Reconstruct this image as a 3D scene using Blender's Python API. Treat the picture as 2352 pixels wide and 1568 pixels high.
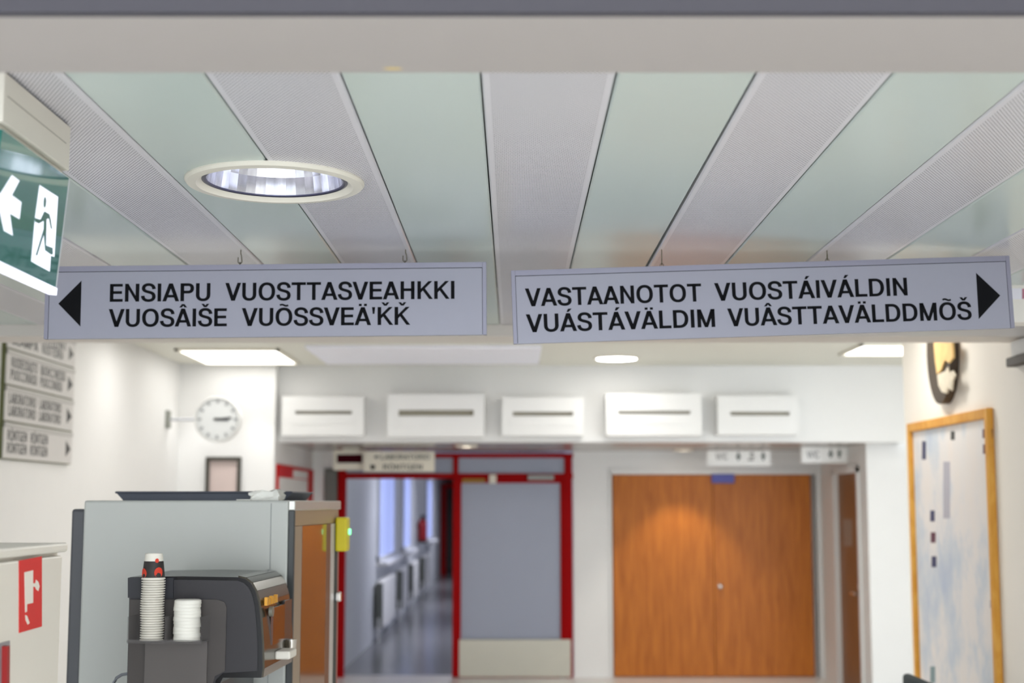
import bpy, bmesh, math, random, unicodedata
from mathutils import Vector, Matrix

random.seed(7)
S = bpy.context.scene
for o in list(bpy.data.objects):
    bpy.data.objects.remove(o)
COL = S.collection

# ------------------------------------------------------------------ camera
F, CX, CY, TILT = 3267.0, 1180.0, 784.0, math.radians(6.51)
EYE = Vector((0, 0, 1.8))
cam = bpy.data.cameras.new('camera')
cam.sensor_width = 36.0
cam.lens = 36.0 * F / 2352.0
cam.shift_x = (1176.0 - CX) / 2352.0
cam.clip_start = 0.05
cam.dof.use_dof = True
cam.dof.focus_distance = 3.95
cam.dof.aperture_fstop = 2.5
camo = bpy.data.objects.new('camera', cam)
COL.objects.link(camo)
camo.location = EYE
camo.rotation_euler = (math.pi / 2 + TILT, 0, 0)
S.camera = camo

# ------------------------------------------------------------------ world: daylight entering by the open entrance behind the camera
W = bpy.data.worlds.new('daylight')
S.world = W
W.use_nodes = True
bg = W.node_tree.nodes['Background']
bg.inputs[0].default_value = (0.86, 0.93, 1.0, 1)
bg.inputs[1].default_value = 4.2

S.view_settings.view_transform = 'Standard'
S.view_settings.look = 'None'
S.view_settings.exposure = 0.25
S.view_settings.gamma = 1.0
S.view_settings.use_curve_mapping = False

# ------------------------------------------------------------------ pixel rays
FW = Vector((0, math.cos(TILT), math.sin(TILT)))
UP = Vector((0, -math.sin(TILT), math.cos(TILT)))


def ray(px, py):
    return FW + Vector((1, 0, 0)) * ((px - CX) / F) + UP * ((CY - py) / F)


def on_plane(px, py, p0, n):
    d = ray(px, py)
    return EYE + d * ((p0 - EYE).dot(n) / d.dot(n))


def atY(px, py, Y):
    return on_plane(px, py, Vector((0, Y, 0)), Vector((0, 1, 0)))


def atX(px, py, X):
    return on_plane(px, py, Vector((X, 0, 0)), Vector((1, 0, 0)))


def atZ(px, py, Z):
    return on_plane(px, py, Vector((0, 0, Z)), Vector((0, 0, 1)))


# ------------------------------------------------------------------ materials (all procedural)
def lin(c):
    return tuple(((v / 255) / 12.92 if v / 255 <= 0.04045 else ((v / 255 + 0.055) / 1.055) ** 2.4) for v in c)


MATS = {}


def mat(name, rgb, rough=0.6, metal=0.0, emit=None, estr=0.0, var=0.04, scale=6.0, bump=0.0, bscale=200.0, spec=0.5,
        coat=0.0, aniso=None):
    if name in MATS:
        return MATS[name]
    m = bpy.data.materials.new(name)
    m.use_nodes = True
    nt = m.node_tree
    b = nt.nodes['Principled BSDF']
    c = lin(rgb)
    tc = nt.nodes.new('ShaderNodeTexCoord')
    nz = nt.nodes.new('ShaderNodeTexNoise')
    nz.inputs['Scale'].default_value = scale
    nz.inputs['Detail'].default_value = 4
    src = tc.outputs['Object']
    if aniso:
        mp = nt.nodes.new('ShaderNodeMapping')
        mp.inputs['Scale'].default_value = aniso
        nt.links.new(src, mp.inputs['Vector'])
        src = mp.outputs['Vector']
    nt.links.new(src, nz.inputs['Vector'])
    rp = nt.nodes.new('ShaderNodeMix')
    rp.data_type = 'RGBA'
    rp.inputs[6].default_value = tuple(max(0, v * (1 - var)) for v in c) + (1,)
    rp.inputs[7].default_value = tuple(min(1, v * (1 + var)) for v in c) + (1,)
    nt.links.new(nz.outputs['Fac'], rp.inputs[0])
    nt.links.new(rp.outputs[2], b.inputs['Base Color'])
    b.inputs['Roughness'].default_value = rough
    b.inputs['Metallic'].default_value = metal
    b.inputs['Specular IOR Level'].default_value = spec
    b.inputs['Coat Weight'].default_value = coat
    b.inputs['Coat Roughness'].default_value = 0.05
    if emit is not None:
        b.inputs['Emission Color'].default_value = lin(emit) + (1,)
        b.inputs['Emission Strength'].default_value = estr
    if bump > 0:
        n2 = nt.nodes.new('ShaderNodeTexNoise')
        n2.inputs['Scale'].default_value = bscale
        n2.inputs['Detail'].default_value = 3
        nt.links.new(src, n2.inputs['Vector'])
        bp = nt.nodes.new('ShaderNodeBump')
        bp.inputs['Strength'].default_value = bump
        bp.inputs['Distance'].default_value = 0.002
        nt.links.new(n2.outputs['Fac'], bp.inputs['Height'])
        nt.links.new(bp.outputs['Normal'], b.inputs['Normal'])
    MATS[name] = m
    return m


def wood(name, a, b_, rough=0.4, sx=18, sz=1.2):
    m = bpy.data.materials.new(name)
    m.use_nodes = True
    nt = m.node_tree
    b = nt.nodes['Principled BSDF']
    tc = nt.nodes.new('ShaderNodeTexCoord')
    mp = nt.nodes.new('ShaderNodeMapping')
    mp.inputs['Scale'].default_value = (sx, sx, sz)
    nz = nt.nodes.new('ShaderNodeTexNoise')
    nz.inputs['Scale'].default_value = 2.0
    nz.inputs['Detail'].default_value = 8
    nz.inputs['Distortion'].default_value = 0.6
    nt.links.new(tc.outputs['Object'], mp.inputs['Vector'])
    nt.links.new(mp.outputs['Vector'], nz.inputs['Vector'])
    r = nt.nodes.new('ShaderNodeValToRGB')
    r.color_ramp.elements[0].position = 0.3
    r.color_ramp.elements[1].position = 0.72
    r.color_ramp.elements[0].color = lin(a) + (1,)
    r.color_ramp.elements[1].color = lin(b_) + (1,)
    nt.links.new(nz.outputs['Fac'], r.inputs[0])
    nt.links.new(r.outputs[0], b.inputs['Base Color'])
    b.inputs['Roughness'].default_value = rough
    b.inputs['Specular IOR Level'].default_value = 0.25
    return m


def perforated_material():
    m = bpy.data.materials.new('perforated_sheet')
    m.use_nodes = True
    nt = m.node_tree
    L = nt.links.new
    b = nt.nodes['Principled BSDF']
    tc = nt.nodes.new('ShaderNodeTexCoord')
    p = 0.0092

    def vm(op, a, bval=None, blink=None):
        n = nt.nodes.new('ShaderNodeVectorMath')
        n.operation = op
        L(a, n.inputs[0])
        if bval is not None:
            n.inputs[1].default_value = bval
        if blink is not None:
            L(blink, n.inputs[1])
        return n

    def mm(op, a, bval=None, blink=None):
        n = nt.nodes.new('ShaderNodeMath')
        n.operation = op
        L(a, n.inputs[0])
        if bval is not None:
            n.inputs[1].default_value = bval
        if blink is not None:
            L(blink, n.inputs[1])
        return n
    uv = vm('MULTIPLY', tc.outputs['Object'], (1 / p, 1 / (1.732 * p), 0))
    ds = []
    for off in ((0, 0, 0), (0.5, 0.5, 0)):
        a = vm('ADD', uv.outputs[0], off)
        f = vm('FRACTION', a.outputs[0])
        s = vm('SUBTRACT', f.outputs[0], (0.5, 0.5, 0))
        k = vm('MULTIPLY', s.outputs[0], (p, 1.732 * p, 0))
        ds.append(vm('LENGTH', k.outputs[0]))
    d = mm('MINIMUM', ds[0].outputs['Value'], blink=ds[1].outputs['Value'])
    hole = mm('LESS_THAN', d.outputs[0], 0.00188)
    sx = nt.nodes.new('ShaderNodeSeparateXYZ')
    L(tc.outputs['Object'], sx.inputs[0])
    ax = mm('ABSOLUTE', sx.outputs['X'])
    ins = mm('LESS_THAN', ax.outputs[0], 0.1185)
    msk = mm('MULTIPLY', hole.outputs[0], blink=ins.outputs[0])
    mx = nt.nodes.new('ShaderNodeMix')
    mx.data_type = 'RGBA'
    mx.inputs[6].default_value = lin((212, 209, 213)) + (1,)
    mx.inputs[7].default_value = lin((26, 22, 27)) + (1,)
    L(msk.outputs[0], mx.inputs[0])
    L(mx.outputs[2], b.inputs['Base Color'])
    b.inputs['Roughness'].default_value = 0.26
    bp = nt.nodes.new('ShaderNodeBump')
    bp.inputs['Strength'].default_value = 0.5
    bp.inputs['Distance'].default_value = 0.001
    bp.invert = True
    L(msk.outputs[0], bp.inputs['Height'])
    L(bp.outputs['Normal'], b.inputs['Normal'])
    return m


def map_material():
    m = bpy.data.materials.new('printed_map')
    m.use_nodes = True
    nt = m.node_tree
    b = nt.nodes['Principled BSDF']
    tc = nt.nodes.new('ShaderNodeTexCoord')
    mp = nt.nodes.new('ShaderNodeMapping')
    mp.inputs['Rotation'].default_value = (0.5, 0, 0)
    mp.inputs['Scale'].default_value = (1, 1.3, 0.9)
    nt.links.new(tc.outputs['Object'], mp.inputs['Vector'])
    n1 = nt.nodes.new('ShaderNodeTexNoise')
    n1.inputs['Scale'].default_value = 1.7
    n1.inputs['Detail'].default_value = 7
    n1.inputs['Roughness'].default_value = 0.62
    nt.links.new(mp.outputs['Vector'], n1.inputs['Vector'])
    r = nt.nodes.new('ShaderNodeValToRGB')
    e = r.color_ramp.elements
    e[0].position, e[0].color = 0.30, lin((182, 194, 214)) + (1,)
    e[1].position, e[1].color = 0.66, lin((236, 228, 222)) + (1,)
    x = e.new(0.42)
    x.color = lin((205, 213, 222)) + (1,)
    x = e.new(0.52)
    x.color = lin((232, 228, 226)) + (1,)
    nt.links.new(n1.outputs['Fac'], r.inputs[0])
    nt.links.new(r.outputs[0], b.inputs['Base Color'])
    b.inputs['Roughness'].default_value = 0.35
    return m


WHITE = mat('white_paint', (230, 229, 227), 0.55, var=0.015, bump=0.08, bscale=90)
CREAM = mat('cream_paint', (242, 236, 227), 0.55, var=0.015, bump=0.08, bscale=90)
BEAM2 = mat('second_beam_paint', (222, 214, 206), 0.6, var=0.02)
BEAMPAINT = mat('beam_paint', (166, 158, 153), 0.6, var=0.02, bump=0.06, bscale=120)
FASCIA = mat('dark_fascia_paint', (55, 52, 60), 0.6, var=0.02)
CEILW = mat('ceiling_white', (226, 224, 212), 0.6, var=0.015)
PLAIN = mat('pale_green_enamel', (194, 205, 198), 0.22, var=0.012, scale=2, spec=0.6)
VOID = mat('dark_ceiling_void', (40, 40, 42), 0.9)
PERF = perforated_material()
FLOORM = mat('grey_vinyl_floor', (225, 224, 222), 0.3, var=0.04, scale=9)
SOFFM = mat('brushed_metal_soffit', (190, 188, 182), 0.24, 0.55, var=0.1, scale=3)
SIGNM = mat('satin_aluminium_sign', (151, 150, 162), 0.42, 0.15, var=0.015, scale=40)
SIGNRAIL = mat('satin_aluminium_rail', (140, 138, 153), 0.38, 0.25, var=0.02, scale=40)
SIGNLINE = mat('sign_joint_shadow_gap', (44, 45, 52), 0.7)
BLACKP = mat('black_print', (6, 6, 10), 0.7, var=0.1, spec=0.15)
STEEL = mat('dark_zinc_wire', (84, 80, 62), 0.45, 0.6)
CHROME = mat('polished_chrome', (225, 222, 218), 0.12, 1.0)
TRIMC = mat('cream_lamp_trim', (226, 220, 206), 0.35)
GASKET = mat('dark_lamp_gasket', (60, 60, 80), 0.3, 0.4)
MIRROR = mat('mirror_reflector', (190, 190, 198), 0.14, 0.9, var=0.75, scale=26, aniso=(1, 1, 0.03))
LAMP = mat('lamp_glow', (255, 255, 255), 0.5, emit=(255, 253, 249), estr=20.0)
LAMPFILL = mat('fill_glow_centre', (255, 255, 255), 0.5, emit=(255, 253, 249), estr=104.0)  # for two unseen hall lamps, added to brighten floor bounce and ceilings
LAMPM = mat('lamp_glow_right', (255, 255, 255), 0.5, emit=(255, 251, 243), estr=36.0)
LAMPL = mat('lamp_glow_left', (255, 255, 255), 0.5, emit=(255, 253, 249), estr=26.0)
LAMPNEAR = mat('lamp_glow_cool', (255, 255, 255), 0.5, emit=(250, 250, 255), estr=9.0)
PANELGLOW = mat('diffuser_glow', (255, 255, 255), 0.5, emit=(255, 253, 248), estr=2.6)
EXITG = mat('exit_green_acrylic', (50, 108, 98), 0.08, var=0.1, scale=10, emit=(40, 130, 115), estr=0.12, coat=1.0)
EXITW = mat('exit_white_print', (240, 240, 245), 0.2, emit=(235, 238, 255), estr=0.75)
EXITEDGE = mat('exit_glow_edge', (240, 240, 250), 0.2, emit=(236, 236, 255), estr=0.9)
ACRYL = mat('clear_acrylic_edge', (214, 218, 222), 0.1)
HOUSING = mat('exit_housing_plastic', (224, 217, 204), 0.5)
REDSIGN = mat('signal_red', (214, 22, 20), 0.45)
LIGHTENAMEL = mat('white_cabinet_enamel', (228, 222, 210), 0.35, var=0.012)
VENDGREY = mat('pale_grey_machine_panel', (192, 193, 187), 0.42, var=0.01)
VENDDARK = mat('dark_grey_machine_back', (84, 84, 88), 0.5)
GLASSB = mat('dark_brown_display_glass', (70, 52, 34), 0.08, var=0.1, spec=0.8, coat=0.5)
ALUFR = mat('pale_aluminium_edge', (205, 203, 196), 0.3, 0.5)
COFBLACK = mat('gloss_black_plastic', (20, 20, 24), 0.22)
COFGREY = mat('charcoal_plastic_panel', (44, 41, 45), 0.5)
COFBROWN = mat('warm_charcoal_panel', (70, 64, 62), 0.5)
COFFRONT = mat('gloss_bronze_front', (78, 72, 60), 0.16, 0.5)
GOLD = mat('gold_print', (226, 160, 40), 0.4)
SCREENB = mat('brown_screen', (98, 48, 14), 0.12)
CLEAR = mat('smoky_clear_plastic', (120, 116, 116), 0.12)
CLEAR.node_tree.nodes['Principled BSDF'].inputs['Alpha'].default_value = 0.28
PAPERCUP = mat('white_paper_cup', (236, 230, 218), 0.6)
CUPLID = mat('white_plastic_lid', (240, 236, 226), 0.4)
YELLOW = mat('yellow_plastic', (226, 208, 26), 0.45)
GREENLED = mat('green_led', (120, 230, 160), 0.3, emit=(110, 235, 160), estr=2.0)
REDFRAME = mat('red_painted_steel', (152, 0, 2), 0.55, spec=0.08)
FROST = mat('frosted_blue_grey_glass', (150, 155, 172), 0.35, var=0.03, scale=2)
KICK = mat('beige_kick_plate', (186, 182, 168), 0.35, 0.2)
OAK = wood('orange_brown_veneer', (164, 90, 22), (198, 118, 40), 0.42)
OAKD = wood('brown_veneer', (124, 84, 52), (150, 104, 68), 0.4)
PINE = wood('honey_pine_frame', (206, 140, 44), (232, 176, 84), 0.45, 6, 3)
DARKWOOD = mat('dark_brown_wood', (62, 48, 32), 0.5, var=0.25)
CARVE = mat('pale_carved_relief', (214, 204, 184), 0.6, var=0.3, scale=14)
CARVE2 = mat('golden_carved_relief', (222, 186, 124), 0.6, var=0.3, scale=14)
MAPM = map_material()
BLUEP = mat('dark_blue_print', (52, 58, 96), 0.5)
MAROONP = mat('maroon_print', (96, 52, 70), 0.5)
GREYP = mat('grey_print', (178, 176, 186), 0.5)
BLUETAG = mat('blue_plastic_plate', (84, 88, 168), 0.5)
LEDRED = mat('dark_red_display', (40, 0, 8), 0.6, spec=0.05, emit=(90, 0, 20), estr=0.06)
PLASTICW = mat('off_white_plastic', (228, 222, 206), 0.45)
GREYTEXT = mat('dark_grey_print', (58, 58, 56), 0.5)
CLOCKF = mat('pale_clock_face', (226, 228, 228), 0.3)
CLOCKM = mat('grey_clock_marks', (150, 152, 154), 0.5)
PICT = mat('faded_pink_print', (200, 182, 176), 0.4, var=0.15, scale=4)
LAVENDER = mat('lavender_white_panel', (240, 240, 250), 0.5)
TRAYM = mat('slate_plastic', (84, 88, 100), 0.5)
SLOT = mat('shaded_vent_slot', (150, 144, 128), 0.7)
WINDOWB = mat('window_daylight', (170, 180, 220), 0.2, emit=(150, 165, 225), estr=0.75)
CORRW = mat('corridor_wall_paint', (206, 208, 212), 0.5, var=0.02)
EXTRED = mat('extinguisher_red', (150, 14, 26), 0.3)
BLACKM = mat('black_rubber', (18, 18, 20), 0.5)
FABRIC = mat('dark_teal_fabric', (44, 54, 58), 0.85, bump=0.3, bscale=400)
DARKGREY = mat('dark_grey_green_panel', (104, 106, 100), 0.5)


# ------------------------------------------------------------------ mesh helpers
def box(bm, a, b):
    x0, x1 = sorted((a[0], b[0]))
    y0, y1 = sorted((a[1], b[1]))
    z0, z1 = sorted((a[2], b[2]))
    v = [bm.verts.new((x, y, z)) for z in (z0, z1) for y in (y0, y1) for x in (x0, x1)]
    for f in ((0, 2, 3, 1), (4, 5, 7, 6), (0, 1, 5, 4), (2, 6, 7, 3), (0, 4, 6, 2), (1, 3, 7, 5)):
        bm.faces.new([v[i] for i in f])
    return bm


def nb(a, b):
    return box(bmesh.new(), a, b)


def bevel(bm, w, seg=2):
    bmesh.ops.remove_doubles(bm, verts=bm.verts, dist=1e-6)
    bmesh.ops.bevel(bm, geom=list(bm.edges), offset=w, segments=seg, affect='EDGES', profile=0.5)
    return bm


def prism(bm, loop, ext):
    """loop: list of 3D points, extruded by vector ext"""
    ext = Vector(ext)
    a = [bm.verts.new(Vector(p)) for p in loop]
    b = [bm.verts.new(Vector(p) + ext) for p in loop]
    n = len(a)
    try:
        bm.faces.new(a[::-1])
        bm.faces.new(b)
    except ValueError:
        pass
    for i in range(n):
        bm.faces.new((a[i], a[(i + 1) % n], b[(i + 1) % n], b[i]))
    return bm


def lathe(bm, prof, c=(0, 0, 0), n=32, axis='Z'):
    c = Vector(c)
    rings = []
    for r, h in prof:
        ring = []
        for i in range(n):
            t = 2 * math.pi * i / n
            p = (r * math.cos(t), r * math.sin(t), h)
            if axis == 'Y':
                p = (p[0], p[2], p[1])
            if axis == 'X':
                p = (p[2], p[0], p[1])
            ring.append(bm.verts.new(c + Vector(p)))
        rings.append(ring)
    for a, b in zip(rings, rings[1:]):
        for i in range(n):
            bm.faces.new((a[i], a[(i + 1) % n], b[(i + 1) % n], b[i]))
    return rings


def solid_lathe(bm, prof, c=(0, 0, 0), n=32, axis='Z'):
    r = lathe(bm, prof, c, n, axis)
    bm.faces.new(r[0][::-1])
    bm.faces.new(r[-1])
    bmesh.ops.recalc_face_normals(bm, faces=bm.faces)
    return bm


def tube(bm, pts, r, n=8):
    pts = [Vector(p) for p in pts]
    rings = []
    for i, p in enumerate(pts):
        t = (pts[min(i + 1, len(pts) - 1)] - pts[max(i - 1, 0)]).normalized()
        ref = Vector((0, 0, 1)) if abs(t.z) < 0.9 else Vector((0, 1, 0))
        u = t.cross(ref).normalized()
        v = t.cross(u)
        rings.append([bm.verts.new(p + (u * math.cos(2 * math.pi * k / n) + v * math.sin(2 * math.pi * k / n)) * r) for k in range(n)])
    for a, b in zip(rings, rings[1:]):
        for k in range(n):
            bm.faces.new((a[k], a[(k + 1) % n], b[(k + 1) % n], b[k]))
    bm.faces.new(rings[0])
    bm.faces.new(rings[-1][::-1])
    bmesh.ops.recalc_face_normals(bm, faces=bm.faces)
    return bm


def link(name, bm, m, parent=None, loc=None, smooth=False, frame=None):
    """bm in world coordinates; origin moves to loc. With a parent the vertices are put into the parent's frame."""
    me = bpy.data.meshes.new(name)
    bmesh.ops.recalc_face_normals(bm, faces=bm.faces)
    if frame is not None:
        bm.transform(frame.inverted())
    if loc is not None:
        bm.transform(Matrix.Translation(-Vector(loc)))
    bm.to_mesh(me)
    bm.free()
    if smooth:
        for p in me.polygons:
            p.use_smooth = True
        try:
            me.set_sharp_from_angle(angle=math.radians(35))
        except Exception:
            pass
    me.materials.append(m)
    o = bpy.data.objects.new(name, me)
    COL.objects.link(o)
    if loc is not None:
        o.location = loc
    if parent is not None:
        o.parent = parent
    return o


def tag(o, label, cat, group=None):
    o['label'] = label
    o['category'] = cat
    if group:
        o['group'] = group
    return o


def struct(name, bm, m, label=None):
    o = link(name, bm, m)
    o['kind'] = 'structure'
    if label:
        o['label'] = label
    return o


class Thing:
    def __init__(self, name, label, cat, loc, rz=0.0, group=None, kind=None, local=False):
        self.o = bpy.data.objects.new(name, None)
        self.o.empty_display_size = 0.05
        COL.objects.link(self.o)
        self.o.location = loc
        self.o.rotation_euler = (0, 0, rz)
        self.M = Matrix.Translation(Vector(loc)) @ Matrix.Rotation(rz, 4, 'Z')
        self.local = local
        if kind:
            self.o['kind'] = kind
            if label:
                self.o['label'] = label
        else:
            tag(self.o, label, cat, group)

    def part(self, name, bm, m, smooth=False, sub=None, label=None):
        o = link(name, bm, m, sub if sub is not None else self.o, smooth=smooth, frame=None if self.local else self.M)
        if label:
            o['label'] = label
        return o


# ------------------------------------------------------------------ lettering: own sans-serif capitals (cap height 1)
WV, WH = 0.188, 0.155


def ribbon(path, closed=False, wv=WV, wh=WH):
    out = []
    n = len(path)
    offs = []
    for i in range(n):
        if closed:
            a, b = path[i - 1], path[(i + 1) % n]
        else:
            a, b = path[max(i - 1, 0)], path[min(i + 1, n - 1)]
        tx, ty = b[0] - a[0], b[1] - a[1]
        l = math.hypot(tx, ty) or 1
        nx, ny = -ty / l, tx / l
        h = 0.5 * math.hypot(wv * nx, wh * ny)
        offs.append(((path[i][0] + nx * h, path[i][1] + ny * h), (path[i][0] - nx * h, path[i][1] - ny * h)))
    for i in range(n if closed else n - 1):
        j = (i + 1) % n
        out.append([offs[i][0], offs[i][1], offs[j][1], offs[j][0]])
    return out


def arc(cx, cy, rx, ry, a0, a1, n=24, e=2.25):
    pts = []
    for i in range(n + 1):
        t = math.radians(a0 + (a1 - a0) * i / n)
        c, s = math.cos(t), math.sin(t)
        pts.append((cx + rx * math.copysign(abs(c) ** (2 / e), c), cy + ry * math.copysign(abs(s) ** (2 / e), s)))
    return pts


def bez(p0, *segs):
    pts = [p0]
    for (c1, c2, p1) in segs:
        for i in range(1, 9):
            t = i / 8
            u = 1 - t
            pts.append(tuple(u ** 3 * p0[k] + 3 * u * u * t * c1[k] + 3 * u * t * t * c2[k] + t ** 3 * p1[k] for k in (0, 1)))
        p0 = p1
    return pts


def rect(x0, y0, x1, y1):
    return [(x0, y0), (x1, y0), (x1, y1), (x0, y1)]


def glyph(ch):
    v, h = WV, WH
    if ch == 'A':
        w = .87
        return w, -.01, -.01, [[(0, 0), (.196, 0), (.532, 1), (.336, 1)], [(w, 0), (w - .196, 0), (w - .532, 1), (w - .336, 1)], rect(.20, .215, w - .20, .36)]
    if ch == 'V':
        w = .84
        return w, -.01, -.01, [[(0, 1), (.198, 1), (.519, 0), (.321, 0)], [(w, 1), (w - .198, 1), (w - .519, 0), (w - .321, 0)]]
    if ch == 'W':
        w = 1.22
        q = []
        for s in (0, .50):
            q += [[(s, 1), (s + .16, 1), (s + .36, 0), (s + .2, 0)], [(s + .72, 1), (s + .56, 1), (s + .36 - .01, 0), (s + .52 - .15, 0)]]
        return w, 0, 0, q
    if ch == 'E':
        return .67, .075, .04, [rect(0, 0, v, 1), rect(0, 0, .67, h), rect(0, .44, .63, .44 + h), rect(0, 1 - h, .66, 1)]
    if ch == 'L':
        return .62, .075, .02, [rect(0, 0, v, 1), rect(0, 0, .62, h)]
    if ch == 'T':
        return .76, .02, .02, [rect(0, 1 - h, .76, 1), rect(.38 - v / 2, 0, .38 + v / 2, 1)]
    if ch == 'I':
        return v, .075, .075, [rect(0, 0, v, 1)]
    if ch == 'H':
        return .74, .075, .075, [rect(0, 0, v, 1), rect(.74 - v, 0, .74, 1), rect(0, .45, .74, .45 + h)]
    if ch == 'N':
        return .74, .075, .075, [rect(0, 0, v, 1), rect(.74 - v, 0, .74, 1), [(0, 1), (.17, 1), (.74, 0), (.57, 0)]]
    if ch == 'M':
        w = .90
        return w, .075, .075, [rect(0, 0, v, 1), rect(w - v, 0, w, 1), [(0, 1), (.2, 1), (w / 2 + .08, 0), (w / 2 - .08, 0)], [(w, 1), (w - .2, 1), (w / 2 - .08, 0), (w / 2 + .08, 0)]]
    if ch == 'K':
        return .81, .075, 0, [rect(0, 0, v, 1), [(.13, .52), (.585, 1), (.785, 1), (.13, .305)], [(.365, .64), (.82, 0), (.62, 0), (.255, .52)]]
    if ch == 'O':
        w = .88
        return w, .045, .045, ribbon(arc(w / 2, .5, w / 2 - v / 2, .512 - h / 2, 0, 360, 44)[:-1], True)
    if ch in 'CG':
        w = .84
        q = ribbon(arc(.44, .5, .44 - v / 2, .512 - h / 2, 42, 322, 34))
        if ch == 'G':
            q += [rect(.46, .40, w, .40 + h), rect(w - .12, 0, w, .45)]
        return w, .045, .045, q
    if ch == 'U':
        w = .75
        a = arc(w / 2, .36, w / 2 - v / 2, .36 + .012 - h / 2, 180, 360, 22)
        return w, .07, .07, ribbon([(v / 2, 1)] + a + [(w - v / 2, 1)])
    if ch == 'D':
        w = .78
        a = arc(.33, .5, w - .33 - v / 2, .5 - h / 2, 90, -90, 24)
        return w, .075, .045, [rect(0, 0, v, 1)] + ribbon([(v * .5, 1 - h / 2)] + a + [(v * .5, h / 2)])
    if ch in 'PRB':
        w = .70
        a = arc(.40, .715, w - .40 - v / 2, .285 - h / 2, 90, -90, 20)
        q = [rect(0, 0, v, 1)] + ribbon([(v * .5, 1 - h / 2)] + a + [(v * .5, .43 + h / 2)])
        if ch == 'R':
            q.append([(.36, .45), (.53, .45), (.75, 0), (.56, 0)])
            w = .75
        if ch == 'B':
            a = arc(.41, .27, w + .02 - .41 - v / 2, .27 - h / 2, 90, -90, 20)
            q += ribbon([(v * .5, .54 - h / 2)] + a + [(v * .5, h / 2)])
            w = .72
        return w, .075, .03, q
    if ch == 'J':
        w = .56
        a = arc(.28, .27, .28 - v / 2, .27 + .012 - h / 2, 0, -180, 16)
        return w, .02, .07, ribbon([(w - v / 2, 1)] + a)
    if ch == 'S':
        p = bez((.650, .69), ((.645, .86), (.53, .948), (.37, .948)), ((.20, .948), (.11, .86), (.11, .735)), ((.11, .60), (.24, .565), (.37, .53)), ((.53, .487), (.65, .445), (.65, .275)), ((.65, .13), (.54, .052), (.37, .052)), ((.20, .052), (.085, .14), (.072, .32)))
        return .73, .035, .035, ribbon(p)
    if ch == "'":
        return .17, .05, .05, [[(.0, 1), (.17, 1), (.13, .62), (.04, .62)]]
    return .3, 0, 0, []


def accent(code, w):
    c = w / 2
    if code == 0x301:
        return [[(c - .07, 1.07), (c + .04, 1.07), (c + .20, 1.25), (c + .01, 1.25)]]
    if code == 0x308:
        return [rect(c - .21, 1.06, c - .06, 1.19), rect(c + .06, 1.06, c + .21, 1.19)]
    if code == 0x302:
        return [[(c - .21, 1.06), (c - .07, 1.06), (c + .07, 1.25), (c - .07, 1.25)], [(c + .21, 1.06), (c + .07, 1.06), (c - .07, 1.25), (c + .07, 1.25)]]
    if code == 0x30C:
        return [[(c - .21, 1.26), (c - .07, 1.26), (c + .07, 1.07), (c - .07, 1.07)], [(c + .21, 1.26), (c + .07, 1.26), (c - .07, 1.07), (c + .07, 1.07)]]
    if code == 0x303:
        p = [(c - .22 + .44 * i / 10, 1.145 + .035 * math.sin(2 * math.pi * i / 10)) for i in range(11)]
        return ribbon(p, wv=.1, wh=.1)
    return []


def word_polys(text):
    x, polys, first = 0.0, [], True
    for ch in text:
        if ch == ' ':
            x += .42
            continue
        dec = unicodedata.normalize('NFD', ch)
        w, lb, rb, ps = glyph(dec[0])
        if not first:
            x += lb
        first = False
        for cc in dec[1:]:
            ps = ps + accent(ord(cc), w)
        polys += [[(px + x, py) for px, py in q] for q in ps]
        x += w
        last = rb
        x += rb
    return polys, x - last


def add_word(bm, text, o, u, v, n, width, cap, thick=0.0006):
    """o = left baseline point, u/v unit axes, n outward normal"""
    polys, w = word_polys(text)
    s = width / w
    for q in polys:
        loop = [o + u * (x * s) + v * (y * cap) + n * 0.0001 for x, y in q]
        prism(bm, loop, n * thick)


def word_px(bm, text, pl, pr, cap, p0, n, v):
    a, b = on_plane(pl[0], pl[1], p0, n), on_plane(pr[0], pr[1], p0, n)
    u = (b - a)
    L = u.length
    u.normalize()
    add_word(bm, text, a, u, v, n, L, cap)


# ------------------------------------------------------------------ measured places
ZC, ZF = 2.65, 3.05             # plank ceiling, waiting-hall ceiling
YB1, YB2 = 6.74, 7.01           # second beam
D1, D2 = 12.9, 15.16            # bulkhead face, door wall
XL, XR = -2.99, 2.45            # side walls
ZS = 2.355                      # lowered soffit
XWC = 3.25                      # side wall with the WC door

# ================================================================== structure
struct('floor', nb((-3.4, -1.2, -0.1), (5.8, D2 + .2, 0)), FLOORM)
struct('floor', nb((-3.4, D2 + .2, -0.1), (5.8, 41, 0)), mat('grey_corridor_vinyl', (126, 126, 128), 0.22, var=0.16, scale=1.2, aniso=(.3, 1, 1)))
struct('wall_left', nb((XL - 0.2, -1.2, 0), (XL, D2 + 0.2, ZF + 0.2)), WHITE)
struct('wall_right', nb((XR, -1.2, 0), (XR + 0.22, atX(2085, 1200, XR).y, ZF + 0.2)), CREAM)
struct('wall_front', nb((XWC + .15, 13.15, 0), (5.6, 13.35, ZS + 0.1)), WHITE)
struct('wall_side', nb((5.6, 8.0, 0), (5.8, 15.4, ZF + 0.2)), CREAM)
pier_x = atY(631, 1000, 12.7).x
struct('wall_pier', nb((XL, 12.7, 0), (pier_x, D2 + 0.2, ZF + 0.1)), WHITE)
bm = nb((pier_x, D1, ZS), (5.6, D1 + 0.16, ZF + 0.1))
struct('wall_bulkhead', bm, WHITE)

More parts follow.
